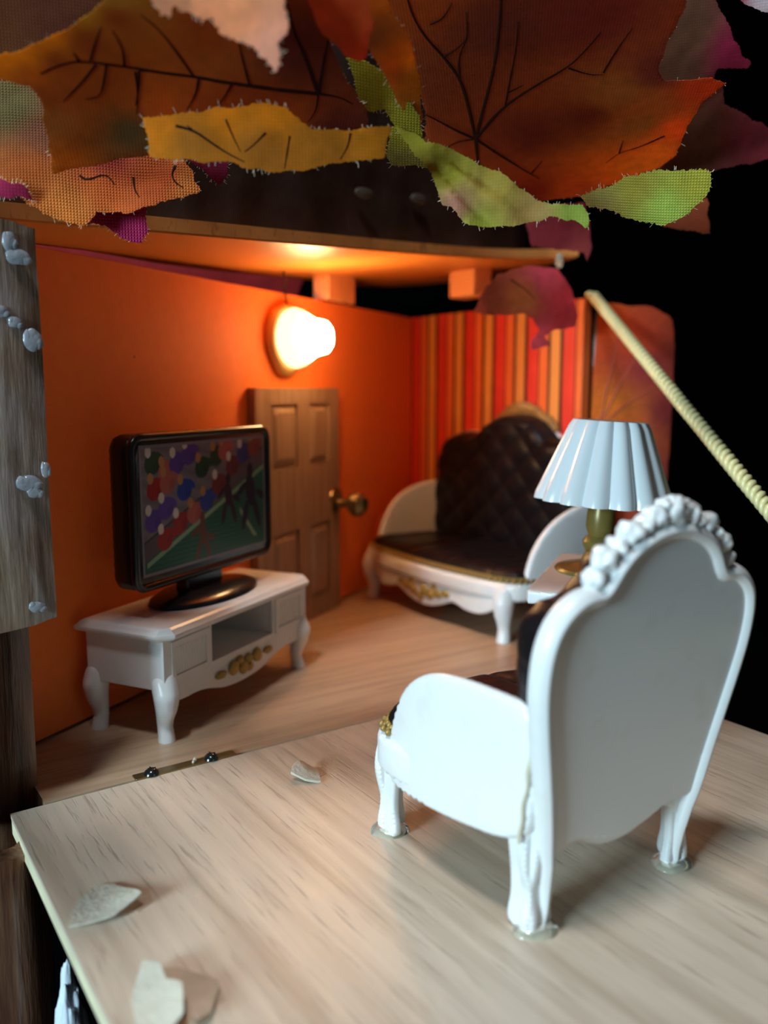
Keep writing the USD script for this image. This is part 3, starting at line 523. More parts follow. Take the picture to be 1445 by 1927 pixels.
# ------------------------------------------------------------------ television
te = thing('television', tuple(np.array([8.72, 24.88, 0])+T31*4.25+N31*1.55+np.array([0, 0, 3.73])), 31, label='black flat television showing a drawn sports crowd, on the white stand', cat='television')
def rrect(w, h, r): return shapely.box(-w/2+r, -h/2+r, w/2-r, h/2-r).buffer(r, 12)
ZC = 3.38
obj('casing', mv(slab(rrect(7.9, 5.0, .5), 1.0, .3, .5), (.1, .2, ZC), RS), TVBLK, te)
obj('bezel', mv(cat_m([tube(np.c_[resample(np.array(rrect(7.7, 4.8, .42).exterior.coords)[:-1], .15), np.zeros(len(resample(np.array(rrect(7.7, 4.8, .42).exterior.coords)[:-1], .15)))], .14, 10, True)]), (.1, -.24, ZC), RS), TVBLK, te)
def screen():
    w, h = 7.15, 4.2; nx, ny = 260, 150
    X, Y = np.meshgrid(np.linspace(0, 1, nx), np.linspace(0, 1, ny)); c = np.zeros((ny, nx, 3)); asp = w/h
    grey = np.array([.16, .145, .16]); c[:] = grey*(1+.25*np.sin((Y*4.2+X*2.1)*14)[..., None]*.5)
    line = .20+.66*X                       # slanting barrier between crowd (above) and pitch
    green = Y < line-.10; c[green] = (.015, .10, .06); c[green] *= (1+.35*np.sin(Y[green]*160)[:, None]*.4)
    rail = (Y < line+.045) & (Y > line-.10); c[rail] = (.10, .08, .09)
    edge = np.abs(Y-line-.05) < .008; c[edge] = (.03, .03, .04)
    wl = (np.abs(Y-(line-.135)) < .02) & (X > .03); c[wl] = (.22, .36, .22)
    l2 = (np.abs((Y-.36)+(X-.76)*1.9) < .028) & (X > .76) & (Y > .1); c[l2] = (.26, .36, .22)
    def blob(x, y, rx, ry, col, rot=0):
        dx, dy = (X-x)*asp, Y-y; cr, sr = math.cos(rot), math.sin(rot); u, v = dx*cr+dy*sr, -dx*sr+dy*cr
        c[(u/rx)**2+(v/ry)**2 < 1] = col
    G_, B_, V_, R_, S_ = (.015, .06, .03), (.02, .05, .28), (.09, .05, .28), (.30, .02, .02), (.38, .10, .08)
    crowd = [(.09, .86, G_, 1), (.18, .78, S_, 0), (.26, .84, V_, 1), (.35, .90, V_, 1), (.45, .78, G_, 0), (.57, .86, G_, 0), (.64, .90, S_, 0), (.10, .66, R_, 0), (.19, .70, S_, 0), (.31, .62, B_, 0), (.17, .50, V_, 1), (.08, .42, V_, 1), (.27, .36, R_, 1), (.38, .42, S_, 0), (.48, .50, B_, 0), (.58, .62, (.17, .03, .03), 1), (.70, .76, (.15, .03, .03), 1), (.80, .86, (.03, .04, .18), 1), (.90, .91, (.22, .05, .04), 0), (.16, .26, R_, 1)]
    for x, y, col, light in crowd:
        blob(x, y, .10, .085, col, .5); blob(x+.05, y+.04, .06, .03, col, -.6); blob(x-.03, y+.085, .035, .042, (.60, .55, .48) if light else (.42, .20, .07)); blob(x+.03, y-.02, .035, .05, tuple(np.array(col)*.8), -.5)
    D1, D2 = (.03, .012, .025), (.14, .045, .03)      # three players on the pitch
    for x, y, col, k in ((.66, .52, D1, 1.0), (.86, .52, (.02, .012, .03), 1.35), (.44, .24, D2, .95)):
        blob(x, y+.13*k, .035*k, .05*k, col); blob(x, y, .055*k, .11*k, col, .15); blob(x-.04*k, y-.16*k, .03*k, .10*k, col, -.3); blob(x+.04*k, y-.15*k, .03*k, .12*k, col, .35)
        blob(x-.06*k, y+.02, .07*k, .025*k, col, .6); blob(x+.07*k, y-.05, .06*k, .025*k, col, -.5)
    e = (X < .012) | (X > .988) | (Y < .022) | (Y > .978); c[e] = (.20, .19, .22)
    V = np.c_[(X.ravel()-.5)*w, (Y.ravel()-.5)*h, np.zeros(nx*ny)]; F = []
    i = (np.arange(ny-1)[:, None]*nx+np.arange(nx-1)[None]).ravel()
    F = np.vstack([np.c_[i, i+1, i+nx+1], np.c_[i, i+nx+1, i+nx]])
    return trimesh.Trimesh(V, F, process=False), c.reshape(-1, 3)
sm, sc_ = screen()
obj('screen', mv(sm, (.1, -.312, ZC+.05), RS), SCREEN, te, col=sc_, label='printed picture of a crowd in coloured shirts and players on a green pitch')
obj('neck', rbox((.15, .25, .52), (2.1, .55, .95), .12), TVBLK, te)
bs = lathe([(0, .40), (.5, .40), (.85, .30), (.98, .16), (1.0, .06), (.96, 0), (0, 0)], 48); bs.vertices *= (2.65, 1.35, 1.0)
obj('base', mv(bs, (.2, .05, 0)), TVBLK, te)

# ------------------------------------------------------------------ side table and lamp
stb = thing('side_table', (18.0, 18.8, 0), 34.8, label='small white side table behind the armchair, carrying the lamp', cat='table')
TZ = 4.92
obj('table_top', mv(slab(Polygon([(0, 0), (6.6, 0), (6.6, -4.9), (0, -4.9)]).buffer(-.12).buffer(.12, 3), .42, .1, .6), (0, 0, TZ-.21)), WHITE, stb)
obj('pedestal', mv(lathe([(0, 0), (1.5, 0), (1.55, .2), (1.2, .4), (.5, .7), (.38, 1.4), (.5, 2.2), (.42, 3.2), (.6, 4.0), (1.0, TZ-.4), (0, TZ-.4)], 32), (3.4, -2.5, 0)), WHITE, stb)
lp = thing('table_lamp', (22.05, 19.6, TZ), label='table lamp with a white pleated shade and brass stem on the side table', cat='lamp')
vx = np.array([.5635, .826, 0]); ang = math.radians(3.5); RT = trimesh.transformations.rotation_matrix(ang, vx)[:3, :3]
obj('base', mv(lathe([(0, .34), (.55, .32), (.7, .26), (1.1, .2), (1.32, .14), (1.38, .06), (1.34, 0), (0, 0)], 48)), BRASS, lp)
obj('stem', mv(lathe([(0, .2), (.52, .25), (.46, .5), (.40, .62), (.44, .72), (.5, .86), (.53, 1.0), (.45, 1.12), (.36, 1.2), (.40, 1.32), (.46, 1.5), (.46, 1.9), (.42, 2.4), (.38, 3.0), (.3, 4.6), (0, 4.6)], 32), (0, 0, 0), RT), BRASS, lp)
def shade():
    n, nz = 288, 14; V, F = [], []; z0, z1, r0, r1, fl = 2.36, 5.05, 2.22, 1.2, 15
    for i in range(nz):
        s = i/(nz-1); r = r0+(r1-r0)*s; a = np.linspace(0, 2*math.pi, n, endpoint=False)
        fl_ = (np.abs(np.cos(a*fl/2))**.8-.6)*.30*(1-.45*s); rr = r+fl_-(.05 if i in (0, nz-1) else 0); V.append(np.c_[rr*np.cos(a), rr*np.sin(a), np.full(n, z0+(z1-z0)*s)-(.0 if i else 0)])
    inner = [v*np.array([.93, .93, 1]) for v in V[:-1]]
    top = V[-1]*np.array([.9, .9, 1])+np.array([0, 0, .02])
    rings = inner[::-1]+V+[top]; A = np.vstack(rings)
    for i in range(len(rings)-1):
        j = np.arange(n); k = (j+1) % n; a0, b0 = i*n+j, i*n+k
        F += [np.c_[a0, b0, b0+n], np.c_[a0, b0+n, a0+n]]
    A = np.vstack([A, [[0, 0, z1+.02]]]); c = len(A)-1; j = (len(rings)-1)*n+np.arange(n); F.append(np.c_[j, np.roll(j, -1), np.full(n, c)])
    return trimesh.Trimesh(A, np.vstack(F), process=False)
SHADE = plain('shade_plastic', (.80, .82, .82), .22)
obj('shade', mv(shade(), (0, 0, 0), RT), SHADE, lp, smooth=40, label='white pleated shade')

# ------------------------------------------------------------------ gold cord that holds the board
def cord():
    A, B = np.array([31.35, 28.55, 15.3]), np.array([18.9, 3.0, .05]); d = B-A; L = np.linalg.norm(d); d /= L
    u = np.cross(d, [0, 0, 1]); u /= np.linalg.norm(u); w = np.cross(d, u); ms = []
    t = np.arange(0, L, .035); sag = -.03*np.sin(t/L*math.pi)
    core = A+d*t[:, None]+np.array([0, 0, 1])*sag[:, None]
    ms.append(tube(core[::8], .13, 8))
    for ph in (0, math.pi):
        a = t*2*math.pi/.62+ph; ms.append(tube(core+.165*(np.cos(a)[:, None]*u+np.sin(a)[:, None]*w), np.full(len(t), .11), 6))
    return cat_m(ms), core
cm, core = cord()
cd = thing('gold_cord', label='twisted gold cord slanting from the wall end down to the board', cat='cord')
obj('cord_strand', cm, CORDM, cd, smooth=60)
obj('knot', lumps([((31.3, 28.6, 15.33), (.3, .25, .2)), ((31.08, 28.6, 15.38), (.18, .2, .15))], 6), CORDM, cd)
obj('knot', lumps([((18.9, 3.0, .12), (.3, .3, .18))], 6), CORDM, cd)

# ------------------------------------------------------------------ cloth maple leaves of the roof: outlines and veins in cm in each leaf's own plane
LEAVES = {'brown':{'P':[7.64,18.84,17.67],'r':[0.9359,-0.3467,0.0628],'u':[-0.3382,-0.834,0.4359],'poly':[[-3.67,0.53],[-3.13,0.72],[-2.46,1.1],[-2.03,1.33],[-1.63,1.72],[-1.3,2.07],[-1.86,2.61],[-0.99,2.76],[-0.37,3.73],[0.36,2.95],[1.2,4.13],[1.76,2.81],[2.61,2.62],[2.81,1.89],[3.12,0.82],[3.7,-0.22],[4.21,-0.96],[4.63,-2.53],[2.74,-2.96],[0.98,-2.71],[-0.68,-2.4],[-1.43,-2.46],[-2.2,-2.73],[-3.22,-3.03],[-3.14,-1.97],[-3.1,-0.59],[-3.22,-0.22],[-3.51,-0.19],[-3.9,-0.1],[-3.91,0.32]],'veins':[[[2.98,-0.43],[2.23,-0.29],[1.39,-0.15],[0.34,-0.02],[-0.56,0.09],[-1.26,0.29],[-1.83,0.44],[-2.25,0.47],[-2.63,0.33],[-2.98,0.1]],[[2.98,-0.43],[2.56,0.66],[2.23,1.34],[1.95,2.35]],[[2.98,-0.43],[3.5,-0.55],[3.86,-0.8]],[[2.98,-0.43],[3.0,-0.98],[2.84,-1.32]],[[2.98,-0.43],[2.99,0.53],[3.01,1.24]],[[-0.97,0.15],[-1.0,-0.25],[-1.12,-0.79]],[[-0.97,0.17],[-0.56,0.09]],[[0.17,0.0],[-0.2,0.71],[-0.5,1.21],[-0.84,1.54]],[[-1.26,0.29],[-1.25,0.75],[-1.42,1.18]],[[-1.84,0.38],[-2.22,-0.13],[-2.64,-0.66]],[[-1.63,0.35],[-1.73,-0.12],[-1.85,-0.49],[-2.17,-0.56]],[[-1.05,0.12],[-1.04,-0.4],[-1.11,-1.03]],[[0.28,-0.02],[0.22,-0.45],[0.0,-0.9]],[[0.98,-0.16],[0.81,-0.6],[0.69,-0.81]],[[1.39,-0.16],[1.18,0.62],[1.05,1.3]],[[-2.16,0.46],[-2.24,0.67]],[[-1.93,0.49],[-1.77,0.93],[-1.63,1.26]]],'cols':[[-3.7,0.4,0.88,0.28,0.008],[-3.17,0.51,0.88,0.28,0.008],[-2.48,0.98,0.88,0.28,0.008],[-1.86,1.46,0.62,0.27,0.02],[-3.16,-0.01,0.6,0.125,0.012],[-2.57,0.36,0.4,0.075,0.01],[-1.93,0.92,0.4,0.075,0.01],[-1.31,1.46,0.4,0.075,0.01],[-2.8,-1.14,0.42,0.12,0.02],[-2.93,-0.52,0.4,0.075,0.01],[-1.36,1.95,0.6,0.3,0.04],[-2.38,0.23,0.4,0.075,0.01],[-1.79,0.8,0.4,0.075,0.01],[-2.27,-0.5,0.4,0.075,0.01],[-3.04,-2.69,0.62,0.17,0.015],[-1.36,-1.62,0.16,0.09,0.03],[-0.6,-0.78,0.6,0.125,0.012],[0.56,1.28,0.4,0.075,0.01],[0.58,-1.26,0.4,0.075,0.01],[2.37,0.8,0.17,0.026,0.014],[3.68,-1.77,0.17,0.026,0.014],[2.08,-1.42,0.4,0.075,0.01]]},'fold':{'P':[9.11,18.0,16.47],'r':[0.8921,-0.4517,0.0],'u':[-0.0798,-0.1576,0.9843],'poly':[[-2.61,0.33],[-1.93,0.46],[-1.13,0.57],[-0.45,0.65],[0.13,0.72],[0.47,0.65],[0.82,0.42],[1.08,0.28],[1.76,0.27],[2.8,0.39],[2.67,-0.27],[1.65,-0.43],[0.7,-0.64],[0.13,-0.69],[-0.83,-0.51],[-1.75,-0.47],[-2.49,-0.43],[-2.52,-0.09]],'veins':[[[-1.94,0.21],[-1.55,0.13],[-1.16,-0.13],[-0.82,-0.33],[-0.48,-0.48]],[[-0.86,0.37],[-0.7,-0.0],[-0.56,-0.27]],[[0.0,0.13],[-0.29,-0.15],[-0.47,-0.27]],[[0.53,0.09],[0.46,-0.29],[0.4,-0.6]],[[1.88,0.2],[1.83,-0.08],[1.65,-0.36]],[[-1.6,0.15],[-1.71,0.23]]],'cols':[[-2.39,0.26,0.88,0.28,0.008],[-0.91,0.5,0.88,0.28,0.008],[0.13,0.67,0.88,0.28,0.008],[2.36,0.21,0.62,0.22,0.012],[-0.0,-0.2,0.46,0.14,0.012],[-1.39,-0.13,0.52,0.17,0.012],[1.41,-0.15,0.5,0.16,0.012]]},'woven':{'P':[6.9,22.79,16.34],'r':[0.9355,-0.3528,0.0208],'u':[0.0864,0.2854,0.9545],'poly':[[-2.32,2.49],[-1.63,2.42],[-1.27,1.97],[-0.58,1.57],[0.68,0.91],[2.0,0.67],[2.39,-0.08],[2.43,-0.29],[1.9,-0.56],[1.16,-0.76],[0.68,-0.99],[-0.16,-0.92],[-0.35,-1.23],[-0.56,-1.3],[-1.24,-1.12],[-1.64,-0.93],[-2.02,-0.59],[-2.74,-0.32],[-2.83,1.16]],'veins':[[[-0.51,-0.02],[-0.36,-0.16],[0.13,0.08],[0.31,-0.21]],[[0.78,0.03],[0.79,-0.33],[0.91,-0.55]],[[1.85,0.37],[1.72,0.07],[1.82,-0.15],[2.01,-0.25]]],'cols':[[-2.09,1.78,0.22,0.17,0.06],[-1.23,1.1,0.3,0.1,0.05],[-1.64,-0.06,0.55,0.12,0.02],[-0.79,-0.89,0.85,0.25,0.045],[0.11,-0.36,0.75,0.14,0.025],[1.43,-0.09,0.62,0.1,0.02],[2.08,-0.21,0.7,0.2,0.04],[0.15,0.44,0.4,0.04,0.03]]},'magenta':{'P':[7.41,23.05,15.34],'r':[0.952,-0.306,-0.0],'u':[-0.054,-0.168,0.9843],'poly':[[-1.21,0.39],[-0.29,0.82],[0.82,0.76],[0.69,0.23],[0.7,-0.19],[0.55,-0.57],[0.1,-0.44],[-0.34,-0.16],[-0.79,-0.11]],'veins':[],'cols':[[0.08,0.33,0.35,0.02,0.06],[0.32,-0.31,0.75,0.05,0.2]]},'magenta2':{'P':[10.41,24.09,17.35],'r':[0.8371,-0.5456,-0.0409],'u':[-0.0934,-0.216,0.9719],'poly':[[-0.96,0.52],[0.54,0.44],[0.52,-0.26],[0.24,-0.52],[-0.23,-0.15],[-0.68,0.11]],'veins':[],'cols':[[0.08,0.0,0.3,0.02,0.06]]},'magenta3':{'P':[4.76,22.95,15.7],'r':[0.9792,-0.203,-0.0],'u':[-0.0399,-0.1925,0.9805],'poly':[[-0.56,0.33],[0.25,0.23],[0.53,-0.15],[0.11,-0.11],[-0.59,-0.12]],'veins':[],'cols':[[0.0,0.02,0.55,0.04,0.12]]},'peach':{'P':[7.25,15.74,17.76],'r':[0.6475,-0.7606,-0.0464],'u':[-0.0459,-0.0996,0.994],'poly':[[-1.59,0.54],[-1.5,0.32],[-1.39,0.22],[-1.2,0.18],[-1.05,0.36],[-0.92,0.23],[-0.73,0.11],[-0.52,0.03],[-0.3,0.05],[-0.11,-0.23],[0.08,-0.36],[0.33,-0.33],[0.54,-0.53],[0.73,-0.68],[0.86,-0.81],[0.9,-0.91],[0.98,-0.78],[1.05,-0.59],[0.99,-0.39],[1.09,-0.22],[1.16,-0.05],[1.12,0.2],[1.22,0.62],[0.77,1.33],[0.05,1.72],[-0.7,1.44],[-1.37,1.06]],'veins':[],'cols':[[0.01,0.18,0.92,0.34,0.14],[0.89,-0.67,0.85,0.36,0.22],[-0.29,1.07,0.8,0.3,0.15]]},'tongue':{'P':[9.56,15.56,18.11],'r':[0.852,-0.5236,0.0],'u':[-0.4592,-0.7472,0.4805],'poly':[[-0.97,1.2],[-0.61,0.45],[-0.32,-0.2],[0.05,-0.59],[0.41,-0.88],[0.57,-0.76],[0.61,-0.35],[0.65,0.13],[0.51,0.81],[0.01,1.43]],'veins':[],'cols':[[-0.0,-0.0,0.62,0.1,0.02],[0.43,-0.74,0.72,0.1,0.03]]},'behind':{'P':[6.48,23.96,20.27],'r':[0.9653,-0.2612,0.0],'u':[-0.0914,-0.3377,0.9368],'poly':[[-2.1,1.09],[2.77,1.76],[4.04,-0.01],[2.78,-1.18],[0.28,-2.2],[-1.19,-2.6],[-2.5,-2.97]],'veins':[],'cols':[[-0.25,0.09,0.22,0.06,0.03],[-1.52,-0.42,0.25,0.08,0.03],[-0.91,-2.32,0.3,0.12,0.04]]},'bigred':{'P':[17.99,19.84,19.17],'r':[0.7408,-0.6717,0.0],'u':[-0.6487,-0.7154,0.2594],'poly':[[-3.14,7.09],[-3.09,3.9],[-2.61,1.94],[-2.47,0.19],[-2.62,-1.57],[-1.6,-2.84],[-0.49,-4.02],[0.8,-5.44],[2.26,-5.3],[2.79,-5.18],[3.6,-4.75],[3.91,-4.24],[4.75,-3.55],[4.96,-3.23],[5.2,-2.74],[5.2,-1.78],[5.27,-0.8],[5.44,-0.03],[5.85,0.75],[5.41,1.02],[4.66,0.98],[4.18,0.93],[3.89,1.41],[3.92,2.5],[4.08,3.85],[3.94,5.39],[2.29,7.27],[1.29,6.39],[-0.09,8.25],[-1.33,6.78]],'veins':[[[-1.05,-1.56],[-1.23,0.09],[-1.39,1.37],[-1.78,2.44],[-2.2,3.32],[-2.45,4.23],[-2.56,5.65]],[[-1.05,-1.56],[-0.74,0.06],[-0.45,1.76],[-0.33,3.26],[-0.24,5.11],[-0.13,6.95]],[[-1.05,-1.56],[-0.31,-0.3],[0.59,0.72],[1.55,1.6],[1.96,2.41],[2.23,3.05]],[[-1.05,-1.56],[-1.76,-0.98],[-2.5,-0.13]],[[-1.05,-1.56],[-0.31,-2.45],[0.56,-3.39],[1.01,-3.87]],[[-1.05,-1.56],[-1.0,-3.22],[-0.93,-3.92]],[[-1.05,-1.56],[-1.63,-1.64],[-2.02,-2.01]],[[-0.15,-0.12],[-0.01,1.26],[0.11,2.39],[0.16,3.62]],[[1.55,1.56],[2.15,1.21],[2.51,1.22]],[[2.5,1.3],[2.72,2.28],[2.99,3.18]],[[-1.41,1.37],[-1.4,2.4],[-1.12,3.13],[-1.11,4.11]],[[0.74,-3.51],[1.05,-2.86]],[[4.66,-1.74],[3.98,-2.44],[3.44,-2.62],[3.09,-3.17]],[[-1.78,2.44],[-1.41,2.73],[-1.12,3.13]],[[-2.03,3.81],[-1.68,3.97],[-1.45,4.51]],[[-0.08,0.53],[0.36,0.87]],[[3.44,-2.65],[3.47,-2.0]]],'cols':[[-2.61,4.61,0.4,0.075,0.01],[-1.63,1.39,0.26,0.05,0.014],[0.66,-1.44,0.24,0.03,0.012],[-0.17,3.45,0.17,0.026,0.014],[1.78,3.67,0.22,0.022,0.014],[2.19,-0.71,0.22,0.03,0.012],[2.98,0.29,0.42,0.13,0.022],[3.78,-1.1,0.42,0.13,0.02],[3.41,-4.38,0.9,0.2,0.015],[3.79,-3.38,0.95,0.24,0.015],[4.52,-2.79,0.95,0.22,0.015],[5.0,-1.47,0.95,0.13,0.012],[3.88,-0.3,0.5,0.12,0.02],[5.37,0.59,0.7,0.07,0.012],[2.57,-4.69,0.7,0.12,0.012],[0.78,-4.75,0.36,0.035,0.01],[4.09,1.4,0.22,0.03,0.02],[2.58,-4.87,0.7,0.14,0.03]]},'greenstem':{'P':[12.26,17.8,18.25],'r':[0.7526,-0.6435,-0.1397],'u':[-0.4562,-0.6625,0.5941],'poly':[[-1.01,0.31],[-0.5,0.37],[0.19,0.02],[0.79,-0.9],[0.93,-1.61],[0.62,-1.85],[1.41,-2.56],[0.7,-2.41],[0.07,-2.5],[-0.03,-2.18],[0.07,-1.22],[0.2,-1.25],[-0.11,-0.79],[-0.53,-0.92],[-0.81,-0.38]],'veins':[],'cols':[[-0.39,-0.47,0.46,0.38,0.03],[0.41,-1.4,0.46,0.38,0.03],[0.14,-2.24,0.36,0.3,0.07],[-0.89,0.17,0.46,0.38,0.03]]},'orangestrip':{'P':[11.8,17.03,18.4],'r':[0.8684,-0.4427,0.2234],'u':[-0.4915,-0.7095,0.505],'poly':[[-0.84,2.05],[-0.26,1.94],[-0.0,1.18],[0.43,0.32],[0.71,-0.58],[0.82,-1.52],[0.9,-2.57],[0.62,-2.3],[0.2,-1.22],[-0.19,-0.38],[-0.54,0.52],[-0.76,1.33]],'veins':[],'cols':[[-0.4,1.5,0.8,0.24,0.02],[0.57,-0.27,0.95,0.36,0.02],[0.06,-0.44,0.75,0.18,0.02],[-0.54,0.78,0.45,0.16,0.04]]},'greenfold':{'P':[14.5,16.9,15.9],'r':[0.7589,-0.6512,-0.0],'u':[-0.0272,-0.0318,0.9991],'poly':[[-2.17,1.51],[-1.77,1.35],[-1.45,1.12],[-1.05,1.02],[-0.53,0.76],[-0.07,0.5],[0.38,0.3],[0.97,-0.02],[1.3,-0.32],[1.95,-0.38],[2.46,-0.43],[2.62,-0.64],[2.54,-0.93],[2.28,-0.76],[1.7,-0.69],[1.19,-0.84],[0.54,-0.88],[-0.12,-0.93],[-0.43,-0.81],[-0.71,-0.48],[-1.02,-0.39],[-1.18,-0.03],[-1.29,0.34],[-1.58,0.72],[-1.91,1.11]],'veins':[],'cols':[[-1.71,1.2,0.46,0.38,0.03],[-0.79,0.33,0.46,0.38,0.03],[0.39,0.11,0.58,0.4,0.07],[-0.65,-0.36,0.62,0.28,0.18],[-0.12,-0.81,0.44,0.44,0.05],[1.18,-0.59,0.58,0.34,0.1],[2.33,-0.55,0.5,0.6,0.1]]},'lime':{'P':[20.11,16.44,16.23],'r':[0.3576,-0.9214,-0.152],'u':[-0.344,-0.2812,0.8959],'poly':[[-2.22,-0.03],[-1.25,0.29],[-0.63,0.6],[0.26,0.75],[1.12,0.82],[1.65,0.74],[1.61,0.26],[1.48,0.09],[1.33,-0.16],[0.95,-0.47],[0.66,-0.6],[0.37,-0.74],[0.06,-0.65],[-0.52,-0.58],[-1.07,-0.41],[-1.8,-0.38]],'veins':[],'cols':[[-1.56,-0.2,0.55,0.4,0.1],[-0.32,0.35,0.6,0.45,0.06],[0.46,-0.27,0.62,0.75,0.12],[1.28,0.53,0.65,0.55,0.06]]},'dark1':{'P':[24.12,18.12,21.67],'r':[0.8223,-0.5575,0.1141],'u':[-0.2667,-0.2004,0.9427],'poly':[[-1.87,1.9],[1.18,1.85],[0.51,1.09],[0.82,0.63],[1.12,0.03],[1.44,-0.45],[1.75,-0.78],[1.65,-0.92],[0.71,-0.79],[0.57,-1.1],[-0.25,-1.62],[-1.29,-1.05]],'veins':[],'cols':[[-0.18,0.31,0.2,0.08,0.04],[1.19,-0.42,0.45,0.03,0.08],[-0.46,-0.84,0.2,0.08,0.04]]},'dark2':{'P':[26.02,18.54,19.24],'r':[0.8151,-0.5731,0.0854],'u':[-0.2032,-0.1448,0.9684],'poly':[[-0.01,1.74],[0.15,1.03],[1.19,0.46],[2.09,0.06],[2.16,-0.76],[0.93,-0.9],[-0.16,-1.01],[-1.72,-1.0],[-2.6,-1.26],[-3.49,-1.86],[-3.68,-0.83],[-1.76,0.31]],'veins':[],'cols':[[-0.87,-0.09,0.22,0.08,0.04],[1.23,-0.11,0.3,0.04,0.05],[-2.61,-0.76,0.22,0.08,0.04]]},'dark3':{'P':[26.86,20.04,16.74],'r':[0.598,-0.8015,-0.0],'u':[-0.1354,-0.101,0.9856],'poly':[[-1.1,0.52],[0.48,0.94],[0.64,-0.3],[-0.17,-0.12],[-1.08,0.12]],'veins':[],'cols':[[-0.0,0.09,0.4,0.08,0.03]]},'tip':{'P':[24.03,16.12,22.12],'r':[0.557,-0.8305,-0.0],'u':[-0.298,-0.1998,0.9334],'poly':[[-1.04,0.75],[0.81,0.48],[0.89,-0.6],[0.3,-0.31],[-0.29,0.0]],'veins':[],'cols':[[0.28,0.03,0.8,0.6,0.6],[-0.58,0.15,0.5,0.05,0.1]]},'hang':{'P':[26.54,27.68,14.44],'r':[0.8701,-0.4883,0.0676],'u':[-0.1807,-0.1884,0.9653],'poly':[[-2.55,-0.07],[-1.97,1.01],[-1.41,1.52],[-0.04,1.77],[1.11,1.53],[1.72,0.68],[2.07,-0.4],[1.96,-0.94],[0.97,-1.02],[0.64,-1.23],[0.85,-1.66],[0.12,-1.85],[-0.01,-1.49],[0.38,-0.98],[0.13,-0.58],[-0.23,-0.17],[-1.39,-0.19]],'veins':[[[-0.95,1.28],[-0.25,0.8],[0.11,0.4]]],'cols':[[-1.86,0.56,0.32,0.05,0.02],[-0.47,0.48,0.5,0.12,0.03],[1.39,0.14,0.7,0.06,0.07],[0.39,-1.63,0.85,0.12,0.15],[0.65,1.41,0.8,0.1,0.13]]},'dangle':{'P':[26.07,25.47,17.37],'r':[0.6989,-0.7153,0.0],'u':[-0.1232,-0.1204,0.9851],'poly':[[-1.59,0.76],[0.79,0.97],[1.08,-0.04],[1.11,-0.85],[1.0,-1.36],[0.82,-0.96],[0.02,-0.82],[-1.25,-0.67]],'veins':[],'cols':[[-0.21,0.01,0.3,0.03,0.04],[0.86,-0.84,0.5,0.08,0.08]]},'gap':{'P':[16.39,42.54,17.12],'r':[0.9987,-0.0215,0.0455],'u':[-0.0478,-0.1241,0.9911],'poly':[[-6.71,1.2],[-6.78,0.27],[-0.04,-1.03],[6.87,-1.48],[7.52,0.08],[-0.76,1.48]],'veins':[],'cols':[[-0.82,-0.02,0.5,0.04,0.04]]}}

